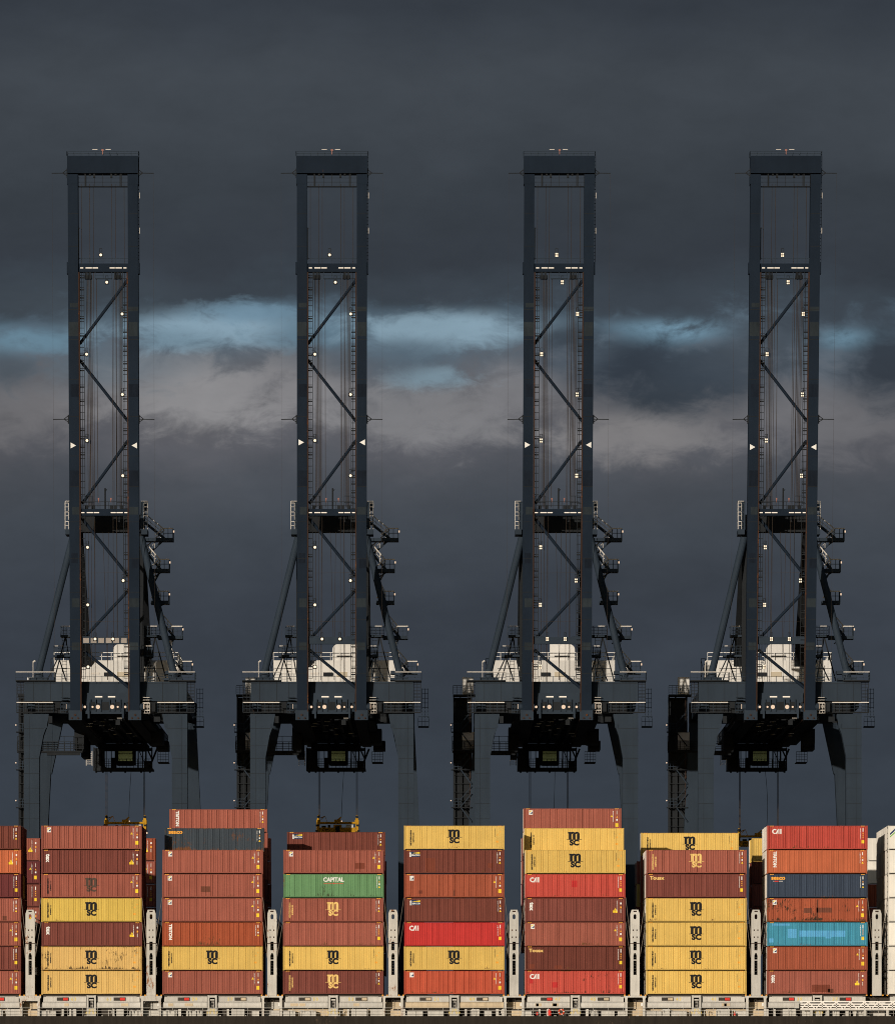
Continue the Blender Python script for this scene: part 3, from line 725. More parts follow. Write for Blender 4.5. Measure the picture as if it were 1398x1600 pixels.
# lashing posts with portal feet
def post(i):
    xc = (colx(i) + colx(i + 1)) / 2 - .1; zt = zz(1421.7); zb = zz(1556.5)
    ma = M_['ship_rusty'] if i in (0, 1, 2, 3) else M_['ship_grey']
    lb = empty('lashing_bridge', (xc, 0, 0)); lb.parent = ship
    tag(lb, 'rust stained lashing bridge end post' if i < 4 else 'clean grey lashing bridge end post')
    O = (-xc, -SHIP_Y, 0); hw = .56; y0, y1 = SHIP_Y - .25, SHIP_Y + .55
    b = MB(); a = .16
    def col(x0, x1, z0, z1, d=0): b.box(xc + x0, xc + x1, y0 + d, y1, z0, z1)
    h = lambda py: zz(py)
    col(-hw, hw, zb, h(1524)); col(-hw, -.20, h(1524), h(1475)); col(.20, hw, h(1524), h(1475)); col(-.20, .20, h(1501.5), h(1500)); 
    # arches over the openings
    for zA, zB, zC in ((h(1494), h(1490), h(1486)), (h(1478), h(1474), h(1472))): pass
    col(-.20, .20, h(1490), h(1485.5)); b.prism([(xc - .20, h(1494)), (xc - .10, h(1490)), (xc - .20, h(1490))], y0, y1); b.prism([(xc + .10, h(1490)), (xc + .20, h(1494)), (xc + .20, h(1490))], y0, y1)
    col(-hw, hw, h(1472.5), h(1436.5)) if False else None
    col(-hw, -.20, h(1475), h(1472)); col(.20, hw, h(1475), h(1472)); col(-hw, hw, h(1472), h(1437.3)); 
    col(-hw, -.17, h(1437.3), h(1429)); col(.17, hw, h(1437.3), h(1429))
    n = 6
    for s in (1, -1):     # rounded ends of the top hole
        zc = h(1434.8) if s < 0 else h(1431.2); zedge = h(1437.3) if s < 0 else h(1428.6)
        for k in range(n):
            a0 = math.pi * k / n; a1 = math.pi * (k + 1) / n
            xA, xB = -.17 * math.cos(a0), -.17 * math.cos(a1); zA, zB = zc + s * .17 * math.sin(a0), zc + s * .17 * math.sin(a1)
            pts = [(xc + xA, zA), (xc + xB, zB), (xc + xB, zedge), (xc + xA, zedge)]
            if s < 0: pts = pts[::-1]
            b.prism(pts, y0 + .001, y1 - .001)
    col(-hw, -.17, h(1429), h(1428.6)); col(.17, hw, h(1429), h(1428.6))
    b.prism([(xc - hw, h(1428.6)), (xc + hw, h(1428.6)), (xc + hw - .02, h(1427.6)), (xc + .40, h(1422)), (xc - .40, h(1422)), (xc - hw + .02, h(1427.6))], y0, y1)
    o = b.build('end_post', ma, lb, O)
    b = MB(); b.box(xc - hw - .05, xc + hw + .05, y0 - .04, y0 + .02, h(1475.4), h(1474.4)); b.box(xc - .2, xc + .2, y0 - .02, y0 + .2, h(1425.6), h(1423.6))
    for px_, z_ in ((-.22, 1454), (.22, 1454), (-.22, 1465), (.22, 1465)): b.box(xc + px_ - .06, xc + px_ + .06, y0 - .03, y0 + .01, h(z_ + 1.2), h(z_ - 1.2))
    b.each('lashing_eye', M_['rusty'], lb, O)
    b = MB()
    for k in range(12): b.box(xc - .17, xc + .17, y1 + .15, y1 + .2, h(1523) + k * .34, h(1523) + k * .34 + .05)
    for s in (-.17, .15): b.box(xc + s, xc + s + .04, y1 + .13, y1 + .22, h(1524), h(1472))
    b.build('ladder', ma, lb, O)
    # bridge running across the ship between the stacks
    b = MB()
    for k in range(1, 21):
        yk = SHIP_Y + k * 2.52 - .05; b.box(xc - .45, xc - .25, yk - .12, yk + .12, zb, h(1440)); b.box(xc + .25, xc + .45, yk - .12, yk + .12, zb, h(1440))
    for py in (1524, 1486, 1448): b.box(xc - .5, xc + .5, y1 + .3, SHIP_Y + 52, h(py), h(py) + .08)
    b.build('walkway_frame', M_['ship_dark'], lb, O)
    b = MB()
    for py in (1524, 1486, 1448):
        for s in (-.5, .5): b.rail([(xc + s, y1 + .4, h(py)), (xc + s, SHIP_Y + 52, h(py))], 1.0, 2.4, .04)
    b.build('railing', M_['ship_grey'], lb, O)
    if i != 7:
        b = MB(); yf = SHIP_Y - .85; W = 1.22
        b.box(xc - W - .12, xc + W + .12, yf, yf + 1.4, h(1559.3), h(1556.8))
        b.prism([(xc - W - .1, h(1559.3)), (xc - W + .35, h(1559.3)), (xc - W + .28, h(1561.5)), (xc - W + .0, h(1561.5))], yf + .004, yf + 1.3)
        b.prism([(xc + W - .35, h(1559.3)), (xc + W + .1, h(1559.3)), (xc + W, h(1561.5)), (xc + W - .28, h(1561.5))], yf + .004, yf + 1.3)
        b.box(xc - W, xc - W + .28, yf + .002, yf + .9, HZ, h(1561.5)); b.box(xc + W - .28, xc + W, yf + .002, yf + .9, HZ, h(1561.5))
        if i in (0, 1): b.box(xc - W + .28, xc + W - .28, yf + .01, yf + .7, h(1565), h(1559.3))
        b.build('portal_frame', ma, lb, O)
    b = MB(); yb = SHIP_Y + .9; b.box(xc - 1.1, xc + 1.1, yb, yb + .2, h(1577), h(1566.2)); b.box(xc - .85, xc + 1.0, yb - .3, yb + .2, HZ, h(1579.5)); b.build('inner_plate', M_['ship_beige'] if i in (0, 3, 4, 5, 6) else M_['ship_grey'], lb, O)
    b = MB()
    for k in range(9): b.box(xc - .14, xc + .14, yb - .12, yb - .07, HZ + .3 + k * .24, HZ + .34 + k * .24)
    for s in (-.16, .13): b.box(xc + s, xc + s + .03, yb - .12, yb - .07, HZ, h(1561))
    b.build('rung_ladder', M_['ship_dark'], lb, O)
    b = MB(); b.box(xc + .75, xc + 1.0, yb - .06, yb - .01, h(1572.5), h(1567.5)); b.build('white_plate', M_['decal_white'], lb, O)
    b = MB()
    for s in (-1.25, -.72, .72, 1.25): b.box(xc + s - .09, xc + s + .09, SHIP_Y - .4, SHIP_Y - .1, h(1556.6), h(1554.9))
    b.each('cone_lock', M_['decal_orange'], lb, O)
for i in range(8): post(i)
# hatch covers under each stack
for c_ in range(9):
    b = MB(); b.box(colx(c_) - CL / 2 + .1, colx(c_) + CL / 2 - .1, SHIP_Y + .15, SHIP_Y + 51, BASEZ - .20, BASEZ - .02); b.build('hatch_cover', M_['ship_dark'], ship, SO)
b = MB(); b.rail([(-60, SHIP_Y - 1.4, HZ), (60, SHIP_Y - 1.4, HZ)], 1.0, 1.83, .028, 3, .035); b.build('deck_railing', M_['ship_grey'], ship, SO)
# white accommodation ladder stowed along the side
x0 = gx(1249); x1 = 60; z0 = zz(1577.6); z1 = zz(1566)
gw = empty('gangway', (x0, SHIP_Y - 1.9, 0)); gw.parent = ship; gw.location = (x0, -1.9, 0); tag(gw, 'white lattice gangway ladder stowed along the ship side')
b = MB()
for yy_ in (0, .75):
    for z in (z0, z0 + (z1 - z0) * .36, z0 + (z1 - z0) * .66, z1): b.box(0, x1 - x0, yy_, yy_ + .06, z - .075, z + .075)
    k = 0; x = 0.1
    while x < x1 - x0 - 1.1:
        b.bar((x, yy_ + .03, z0), (x + .85, yy_ + .03, z1), .10); b.bar((x + .85, yy_ + .03, z1), (x + 1.7, yy_ + .03, z0), .10)
        b.box(x + .8, x + .9, yy_, yy_ + .06, z0, z1); x += 1.7
b.build('side_truss', M_['white_alu'], gw)
b = MB(); b.box(0, x1 - x0, .1, .72, z0 + .05, z0 + .09); b.build('walkway', M_['white_alu'], gw)
b = MB(); b.box(-.75, -.18, -.05, .8, z0 + .1, z1 - .1); b.build('end_platform', M_['ship_grey'], gw)
b = MB()
for x in (1.2, 3.2, 7.7, 10.4, 13.4): b.box(x, x + .3, .3, .9, HZ, z0 - .05)
b.each('cradle', M_['ship_grey'], gw)

# life rings and red gear hanging on the rail
def ring(px, py, r, label):
    bm = bmesh.new(); n1_, n2_ = 20, 8; vs = []
    for i in range(n1_):
        a = 2 * math.pi * i / n1_
        for j in range(n2_):
            q = 2 * math.pi * j / n2_; rr = r + r * .3 * math.cos(q); vs.append(bm.verts.new((rr * math.cos(a), r * .3 * math.sin(q), rr * math.sin(a))))
    for i in range(n1_):
        for j in range(n2_):
            f = bm.faces.new((vs[i * n2_ + j], vs[i * n2_ + (j + 1) % n2_], vs[((i + 1) % n1_) * n2_ + (j + 1) % n2_], vs[((i + 1) % n1_) * n2_ + j])); f.material_index = 1 if i % 5 == 0 else 0
    bmesh.ops.recalc_face_normals(bm, faces=bm.faces); me = bpy.data.meshes.new('lifebuoy'); bm.to_mesh(me); bm.free(); me.materials.append(M_['ring']); me.materials.append(M_['decal_white'])
    o = link_obj('lifebuoy', me, None); o.location = (gx(px), SHIP_Y - 1.55, gz(py)); tag(o, label, 'lifebuoy')
ring(876.5, 1582, .30, 'orange lifebuoy with white bands on the deck rail below the fifth full stack')
def drum(px, py, label, s=1.0):
    b = MB(); b.tube((0, 0, 0), (0, 0, .52 * s), .21 * s, 12); b.tube((0, 0, .52 * s), (0, 0, .60 * s), .21 * s, 12, .10 * s); b.tube((0, 0, .60 * s), (0, 0, .68 * s), .05 * s, 6)
    o = b.build('fire_extinguisher', M_['safety_red']); o.location = (gx(px), SHIP_Y - 1.2, gz(py)); tag(o, label, 'fire gear')
drum(858, 1587.5, 'red drum of fire gear beside the orange lifebuoy on deck', 1.15)
drum(839, 1587, 'small red fire bottle on deck left of the red drum', .6)
drum(1147, 1587.5, 'small red fire bottle on deck near the right end of the sixth stack', .6)

# lashing rods from the posts up to the stacks
for i in range(8):
    xc = (colx(i) + colx(i + 1)) / 2 - .1; xl = colx(i) + CL / 2; xr = colx(i + 1) - CL / 2
    for s, xe in ((-1, xl), (1, xr)):
        for (za, zb, nm) in ((1403, 1466, 'upper'), (1441, 1497, 'lower')):
            b = MB(); A = Vector((xe - s * .02, SHIP_Y - .05, zz(za))); B = Vector((xc + s * .58, SHIP_Y - .05, zz(zb)))
            mid = A + (B - A) * .7
            b.tube(A - A, mid - A, .03, 6); b.tube(mid - A, B - A, .05, 6)
            o = b.build('lashing_rod', M_['rod']); o.location = A
            side = 'left' if s < 0 else 'right'
            oi_ = ['first', 'second', 'third', 'fourth', 'fifth', 'sixth', 'seventh', 'eighth'][i]
            tag(o, f"{nm} steel lashing rod on the {side} of the {oi_} grey post from left", 'lashing rod', 'lashing rods beside the grey posts')

# ------------------------------------------------------------------ cranes
Y0 = 912.0; QZ = 4.5; SL = F / Y0
LZ = lambda py, y=0.0: CZ + (VY - py) * (Y0 + y) / F
def LX(dpx, y=0.0): return dpx * (Y0 + y) / F
BZ0, BZ1, BY0, BY1 = 53.0, 124.2, -2.5, -13.2
def by(z): return BY0 + (BY1 - BY0) * (z - BZ0) / (BZ1 - BZ0)
def BZ(py):
    z = 80.0
    for _ in range(12): z = CZ + (VY - py) * (Y0 + by(z)) / F
    return z
def bs(z): return F / (Y0 + by(z))          # px per metre on the boom
LEAN = lambda z: .20 * (z - BZ0) / (BZ1 - BZ0)
def shb(b, x0, x1, z0, z1, f0, f1):         # box in the boom's leaning plane, f = distance behind the boom's sea face
    vs = []
    for z in (z0, z1):
        for f in (f0, f1):
            for x in (x0, x1): vs.append((x + LEAN(z), by(z) + f, z))
    b.add(vs, [(0, 2, 3, 1), (4, 5, 7, 6), (0, 1, 5, 4), (2, 6, 7, 3), (0, 4, 6, 2), (1, 3, 7, 5)])
def bp(x, z, f): return Vector((x + LEAN(z), by(z) + f, z))
OFF = (0, 0, -QZ)
crane = empty('harbour_crane', (gx(165.5, Y0), Y0, QZ))
def parts(b, name, ma, parent=None): return b.each(name, M_[ma] if isinstance(ma, str) else ma, parent or crane, OFF)
def part(b, name, ma, parent=None): return b.build(name, M_[ma] if isinstance(ma, str) else ma, parent or crane, OFF)
GX0, GX1 = 3.2, 4.5
TROLX, TROLY = -.35, 59.0
# boom girders
for s in (-1, 1):
    b = MB(); xa, xb = sorted((s * GX0, s * GX1)); shb(b, xa, xb, BZ(1112), BZ(272), 0, 2.2)
    shb(b, xa - (.08 if s < 0 else -.0), xb + (.08 if s > 0 else 0), BZ(287), BZ(271.9), -.06, 2.3)
    for py in (420,): xo = s * GX1; shb(b, *sorted((xo, xo + s * .17)), BZ(427), BZ(409), .1, 1.6)
    g = part(b, 'boom_girder', 'crane_boom')
    b = MB(); rq = random.Random(s + 11)
    for py in (333, 384, 483, 530, 592, 650, 712, 760, 815, 872, 925, 968, 1010, 1052): shb(b, xa, xb, BZ(py + .8), BZ(py), -.012, -.002)
    b.each('plate_seam', M_['crane_dark'], g, OFF)
    for py, hh, mm in ((476 + s * 3, 7, 'patch_light'), (503, 22, 'patch_light'), (600, 20, 'patch_deep'), (735, 26, 'patch_deep'), (792, 12, 'patch_light'), (868 + s * 4, 16, 'patch_deep'), (935, 14, 'patch_light'), (1004, 12, 'patch_light')):
        b = MB(); e0 = rq.uniform(0, .35); shb(b, xa + .03 + e0 * (rq.random() < .5), xb - .03 - e0 * (rq.random() < .5), BZ(py + hh), BZ(py), -.009, -.001); b.build('paint_patch', M_[mm], g, OFF)
    b = MB(); xi = s * GX0; xq = sorted((xi - s * .02, xi - s * .17)); shb(b, xq[0], xq[1], BZ(1112), BZ(425), -.03, .28); part(b, 'trolley_rail', 'rusty', g)
    pyt = 696; b = MB(); z0, z1 = BZ(pyt + 4.6), BZ(pyt - 4.6); zm = (z0 + z1) / 2; xc = s * 3.95; pts = [bp(xc + s * .33, z0, -.02), bp(xc - s * .36, zm, -.02), bp(xc + s * .33, z1, -.02)]
    if s < 0: pts = pts[::-1]
    b.add(pts + [p + Vector((0, .012, 0)) for p in pts], [(0, 1, 2), (5, 4, 3), (0, 3, 4, 1), (1, 4, 5, 2), (2, 5, 3, 0)]); part(b, 'white_triangle', 'decal_white', g)
b = MB(); shb(b, -4.56, 4.56, BZ(270), BZ(243), -.05, 2.4); part(b, 'boom_tip_beam', 'crane_boom')
b = MB(); zt = BZ(243)
b.rail([bp(-4.6, zt, 0), bp(4.6, zt, 0), bp(4.6, zt, 2.3), bp(-4.6, zt, 2.3), bp(-4.6, zt, 0)], .58, .9, .05, 2, .07); part(b, 'tip_railing', 'crane')
b = MB(); zt = BZ(290); b.rail([bp(-3.2, zt, .4), bp(3.2, zt, .4)], 1.6, 1.1, .05, 3, .06)
for x in (-2.25, 2.35): shb(b, x - .08, x + .08, BZ(291), BZ(270), .3, .5)
for x in (-1.65, -1.1, 1.1, 1.65): shb(b, x - .12, x + .12, BZ(276.5 if abs(x) < 1.5 else 273.5), BZ(270), .3, .8)
shb(b, -3.2, 3.2, zt - .05, zt, .3, 1.2); part(b, 'tip_service_platform', 'crane_dark')
b = MB(); z = BZ(241) + .62
for x in (-.95, .75): b.box(x - .35 + LEAN(z), x + .3 + LEAN(z), by(z), by(z) + .1, z - .02, z + .06)
parts(b, 'tip_lamp', 'galv')
b = MB(); z = BZ(237); b.tube(bp(0, z - .3, 0), bp(0, z + .15, 0), .05, 6); b.tube(bp(0, z + .15, 0), bp(0, z + .35, 0), .14, 8); part(b, 'warning_beacon', 'beacon')
# side wind gauges / rods
for py in (269.5, 654.5):
    for s in (-1, 1):
        z = BZ(py); b = MB(); xo = s * GX1
        b.bar(bp(xo, z, .3), bp(s * 6.55, z - .03, .3), .10); b.bar(bp(xo, z + .5, .3), bp(s * 5.15, z, .3), .09); b.bar(bp(xo, z - .4, .3), bp(s * 5.15, z, .3), .09)
        shb(b, *sorted((xo, xo + s * .14)), z - .55, z + .55, .1, .6); part(b, 'cable_outrigger', 'crane_dark')
for s in (-1, 1):
    b = MB(); b.bar(bp(s * 6.5, BZ(269.5), .3), bp(s * 6.5, BZ(1040), .3), .018); part(b, 'trip_wire', 'rope')
# cross beams
def crossbeam(pyt, pyb):
    b = MB(); shb(b, -3.2, 3.2, BZ(pyb), BZ(pyt), .25, 1.5); o = part(b, 'cross_beam', 'crane_boom')
    zm = BZ((pyt + pyb) / 2 + .5); b = MB()
    for x0, x1 in ((-2.95, -2.55), (-2.25, -1.45), (-1.35, -.65), (.85, 1.5), (1.6, 2.4), (2.62, 3.0)): shb(b, x0, x1, zm - .065, zm + .065, .17, .24)
    b.each('strip_lamp', M_['strip'], o, OFF)
    return o
crossbeam(411, 424)
b = MB(); z = BZ(411); b.rail([bp(-3.2, z, .4), bp(3.2, z, .4)], .68, 1.6, .05, 2, .07); part(b, 'beam_railing', 'crane')
for x in (-1.95, 1.85):
    b = MB()
    for k in range(5): shb(b, x - .42 + k * .18, x - .32 + k * .18, BZ(435), BZ(424.2), .4, 1.2)
    shb(b, x - .46, x + .50, BZ(434), BZ(429), .5, 1.1); part(b, 'rope_sheaves', 'crane_dark')
b = MB(); zb_ = BZ(434)
for x in (-1.05, 0, 1.1): shb(b, x - .04, x + .04, zb_, BZ(424.1), .5, .58)
shb(b, -1.05, 1.1, zb_ - .05, zb_ + .04, .4, 1.0); shb(b, -1.05, 1.1, BZ(429.3), BZ(429), .5, .56); part(b, 'hanging_platform', 'crane')
# floodlights: a lit lens with a dim one above it
LENS_R = MB().tube((0, -.04, 0), (0, .04, 0), .17, 14).mesh('lens', M_['lamp'])
q = MB()
for i in (-1, 1):
    for j in (-1, 1): q.box(i * .10 - .07, i * .10 + .07, -.04, .04, j * .15 - .09, j * .15 + .09)
LENS_S = q.mesh('lens', M_['lamp'])
HOUS = MB().box(-.24, .24, .05, .28, -.26, .26).mesh('housing', M_['crane_dark'])
lens_objs = []
def lamp(x, py, f=.3, bracket=None, flip=False):
    z = BZ(py); r = empty('floodlight', bp(x, z, f) + Vector(OFF)); r.parent = crane
    o = link_obj('lens', LENS_R, r); link_obj('housing', HOUS, r); lens_objs.append(o)
    b = MB()
    if bracket: b.bar((0, .2, 0), (bracket, .2, 0), .06); b.bar((0, .2, .55), (bracket, .2, .55), .06)
    for (xx0, zz0, xx1, zz1) in ((-.16, .38, .16, .38), (-.16, .82, .16, .82), (-.16, .38, -.16, .82), (.16, .38, .16, .82)): b.bar((xx0, .1, zz0), (xx1, .1, zz1), .06)
    b.build('bracket', M_['crane_dark'], r)
    return r
lamp(-.30, 397.5); lamp(.45, 440, .5)
for s, py in ((1, 490), (-1, 553), (1, 616), (-1, 688), (1, 743), (-1, 855), (1, 907), (-1, 945), (-1, 1042)):
    lamp(2.42 if s > 0 else -2.18, py, .2, bracket=.45 * s)
# inner ladders with hoops
for s, x0, x1 in ((-1, -3.02, -2.48), (1, 2.50, 3.06)):
    b = MB(); zb_, zt_ = BZ(1060), BZ(424)
    for x in (x0, x1): shb(b, x - .035, x + .035, zb_, zt_, .35, .45)
    z = zb_; rn = random.Random(s + 3)
    while z < zt_:
        shb(b, x0, x1, z, z + .07, .35, .45); z += .62 + rn.uniform(0, .5)
        if rn.random() < .4: shb(b, x0 - .0, x1, z - .3, z - .16, .3, .6)
    part(b, 'boom_ladder', 'crane_dark')
b = MB(); shb(b, 4.62, 4.67, BZ(410), BZ(243), .4, .45)
for k in range(30): z = BZ(410) + k * 0.44; shb(b, 4.5, 4.66, z, z + .07, .4, .48)
part(b, 'outer_ladder', 'crane_dark')
for py0 in (300, 355):
    b = MB(); shb(b, 4.67, 4.74, BZ(py0 + 9), BZ(py0), .35, .5); part(b, 'cable_tray', 'galv')
b = MB(); shb(b, -3.18, -3.06, BZ(405), BZ(355), .2, .35); shb(b, -3.12, -2.98, BZ(356.5), BZ(355), .15, .35); part(b, 'cable_pipe', 'crane_dark')
# diagonals
pts = [((3.1, 436), (-3.1, 536)), ((-3.1, 561), (3.1, 657)), ((3.1, 687), (-2.9, 786)), ((-3.0, 808), (3.1, 900)), ((3.1, 921), (-2.7, 996)), ((-2.9, 1015), (3.1, 1074))]
for (xa, pa), (xb, pb) in pts:
    b = MB(); b.tube(bp(xa, BZ(pa), 1.0), bp(xb, BZ(pb), 1.0), .20, 10); part(b, 'diagonal_brace', 'crane_boom')
# hoist ropes along the boom
for x in (-2.78, -1.72, -1.25, 1.12, 1.58, 2.72):
    b = MB(); b.tube(bp(x, BZ(286), .8), bp(x, BZ(1065), .8), .028, 5); part(b, 'boom_rope', 'rope')
for x in (-2.22, -2.05, -1.88, -1.66, -1.52, -.88, 1.35, 1.72, 1.90, 2.06, 2.22, 2.36):
    b = MB(); b.tube(bp(x, BZ(433), .9), bp(x * .93, BZ(792), .9), .034, 5); part(b, 'boom_rope', 'rope')
for x, x2 in ((-2.1, -2.05), (-1.3, -1.45), (-.2, .35), (.5, .3), (1.6, 1.7)):
    b = MB(); b.tube(bp(x, BZ(831), .9), bp(x2, BZ(1062), .9), .026, 5); part(b, 'boom_rope', 'rope')
for py in (895, 971):
    b = MB(); b.bar(bp(-2.7, BZ(py), .6), bp(2.6, BZ(py - .8), .6), .025); part(b, 'signal_line', 'rope')
# apex of the A-frame
o = crossbeam(795, 805.5)
b = MB(); z = BZ(795); b.rail([bp(-2.7, z, .4), bp(2.7, z, .4)], .95, 1.0, .05, 2, .06); b.rail([bp(-2.9, z, .5), bp(-1.6, z, .5)], 1.7, .65, .06, 2, .07); b.rail([bp(1.6, z, .5), bp(2.9, z, .5)], 1.7, .65, .06, 2, .07)
for x in (-2.3, -1.4, .9, 1.4, 2.2): shb(b, x - .2, x + .2, z, z + .45, .6, 1.2)
part(b, 'beam_railing', 'crane_dark')
b = MB(); b.tube(bp(.1, z, .8), bp(.1, z + 2.7, .8), .10, 8); b.tube(bp(.1, z + 2.3, .8), bp(.35, z + 2.55, .8), .06, 6); part(b, 'davit_arm', 'crane_dark')
for x in (-.75, .85):
    b = MB(); b.tube(bp(x, z + .9, .8), bp(x, z + 1.25, .8), .04, 6); b.tube(bp(x, z + 1.25, .8), bp(x, z + 1.45, .8), .09, 8); part(b, 'warning_beacon', 'beacon')
AY = 2.0
b = MB(); b.box(-4.4, 4.4, AY, AY + 2.2, LZ(831, AY), LZ(804, AY)); part(b, 'apex_beam', 'crane_dark')
for s in (-1, 1):
    xa, xb = sorted((s * 4.5, s * 5.35)); b = MB()
    b.box(xa, xb, AY - 1, AY + 3, LZ(834), LZ(826)); b.box(*sorted((s * 4.4, s * 4.95)), AY - .5, AY + 2.4, LZ(826), LZ(782))
    b.box(xa, xb, AY + .5, AY + 1.5, LZ(783), LZ(780)); b.box(*sorted((s * 5.25, s * 5.33)), AY, AY + .1, LZ(826), LZ(783))
    if s > 0: b.box(4.95, 5.25, AY, AY + 1, LZ(795), LZ(784))
    part(b, 'apex_side_frame', 'crane')
    b = MB()
    for py in (826, 811, 797): b.rail([(s * 4.9, AY - 1.02, LZ(py)), (s * 5.38, AY - 1.02, LZ(py))], 1.0, .45, .05)
    b.bar((s * 5.36, AY - 1.05, LZ(826)), (s * 5.36, AY - 1.05, LZ(782)), .07); b.bar((s * 5.36, AY - 1.05, LZ(782)), (s * 4.6, AY - 1.05, LZ(782)), .07)
    part(b, 'apex_railing', 'galv' )
    b = MB(); b.tube((s * 4.45, 3.0, LZ(836)), (s * 8.75, .4, LZ(1049)), .46, 16); part(b, 'a_frame_strut', 'crane')
    b = MB(); b.tube((s * 8.75, .4, LZ(1064)), (s * 8.75, .4, LZ(1046)), .66, 12, .5); b.box(s * 8.75 - 1.2, s * 8.75 + 1.2, -1.3, 1.5, LZ(1064), LZ(1060)); part(b, 'strut_foot', 'crane')
    b = MB(); b.bar((s * 4.05, 4.0, 78.5), (s * 4.05, 34, 57.5), 1.5, .8); part(b, 'back_stay', 'crane_dark')  # stay in shade, its darkness put into the steel colour
    b = MB(); b.bar((s * 4.1, 3.5, 78.5), (s * 4.1, 5.5, 56), 1.25, 1.3); part(b, 'inner_leg', 'crane_dark')
# stair tower with landings down the right strut
ST = [(822, 8.65, 6.6), (870.5, 8.15, 6.4), (920.5, 8.1, 6.7), (975.5, 9.85, 7.6), (1030.5, 11.1, 8.6)]
PL = [4.9, 5.2, 5.8, 6.9, 8.1, 9.4]
def flight(p0, p1, yf_, st_=.30):
    b = MB(); n = 11
    for k in range(n):
        t = (k + .5) / n; x = p0[0] + (p1[0] - p0[0]) * t; z = p0[1] + (p1[1] - p0[1]) * t; b.box(x - .13, x + .13, yf_ + .05, yf_ + .85, z - .04, z)
    for q in (0, .9): b.bar((p0[0], yf_ + q, p0[1]), (p1[0], yf_ + q, p1[1]), .09, st_)
    fl = part(b, 'stair_flight', 'crane')
    b = MB(); b.bar((p0[0], yf_ - .03, p0[1] + 1.15), (p1[0], yf_ - .03, p1[1] + 1.15), .13); b.bar((p0[0], yf_ - .03, p0[1] + .6), (p1[0], yf_ - .03, p1[1] + .6), .06)
    for k in range(4): t = (k + .3) / 4; x = p0[0] + (p1[0] - p0[0]) * t; z = p0[1] + (p1[1] - p0[1]) * t; b.bar((x, yf_ - .03, z), (x, yf_ - .03, z + 1.15), .06)
    b.build('handrail', M_['galv'], fl, OFF)
for i, (py, xr, xl) in enumerate(ST):
    zd = LZ(py + 15.5); y_ = 3.4; yb_ = 5.4
    pl = MB(); pl.box(xl - (1.9 if i == 0 else 1.0), xr, y_ - .4, yb_, zd - .42, zd); lo = part(pl, 'landing', 'crane')
    b = MB(); b.rail([(xr - 1.3, y_ - .42, zd), (xr - .05, y_ - .42, zd), (xr - .05, yb_, zd)], 1.2, .62, .08, 2, .08); b.build('landing_railing', M_['crane'], lo, OFF)
    b = MB(); b.bar((xr - 1.35, y_ - .5, zd + 1.22), (xr, y_ - .5, zd + 1.22), .14); b.bar((xr - 1.35, y_ - .5, zd + 1.22), (xr - 2.3, y_ - .5, zd + .35), .14); b.build('handrail', M_['galv'], lo, OFF)
    b = MB(); b.box(xr - .02, xr + .14, y_ - .5, y_ - .3, zd + .7, zd + .95); b.build('landing_lamp', M_['lamp_dim'], lo, OFF)
    flight((PL[i], zd + 2.07), (xr - 1.2, zd), y_)
    flight((xr - 1.2, zd), (PL[i + 1] if i < 4 else xr - 2.2, zd - (2.07 if i < 4 else .9)), yb_ - .9, .2)
    b = MB(); b.bar((xl - .3, y_ + .3, zd - 1.0), (xl + .8, y_ + .3, zd - .35), .14); part(b, 'landing_brace', 'crane')
# crosswalk near the foot of the boom
b = MB(); shb(b, -3.0, 3.1, BZ(1006), BZ(995.5), .3, 1.1); shb(b, -2.9, -1.7, BZ(995), BZ(994.2), .2, .5); shb(b, 1.9, 3.0, BZ(995), BZ(994.2), .2, .5); part(b, 'walkway_beam', 'crane')
for x in (-1.25, 1.05): lamp(x, 998.5, .15); 
b = MB()
for k in range(6): shb(b, -2.8 + k * .98, -2.05 + k * .98, BZ(1004.6), BZ(996.8), .22, .29)
parts(b, 'reflector_panel', mat('silver_foil', (.35, .33, .32), rust=.4, rustcol=(.03, .03, .03), rough=.3, metal=.6, scale=2))
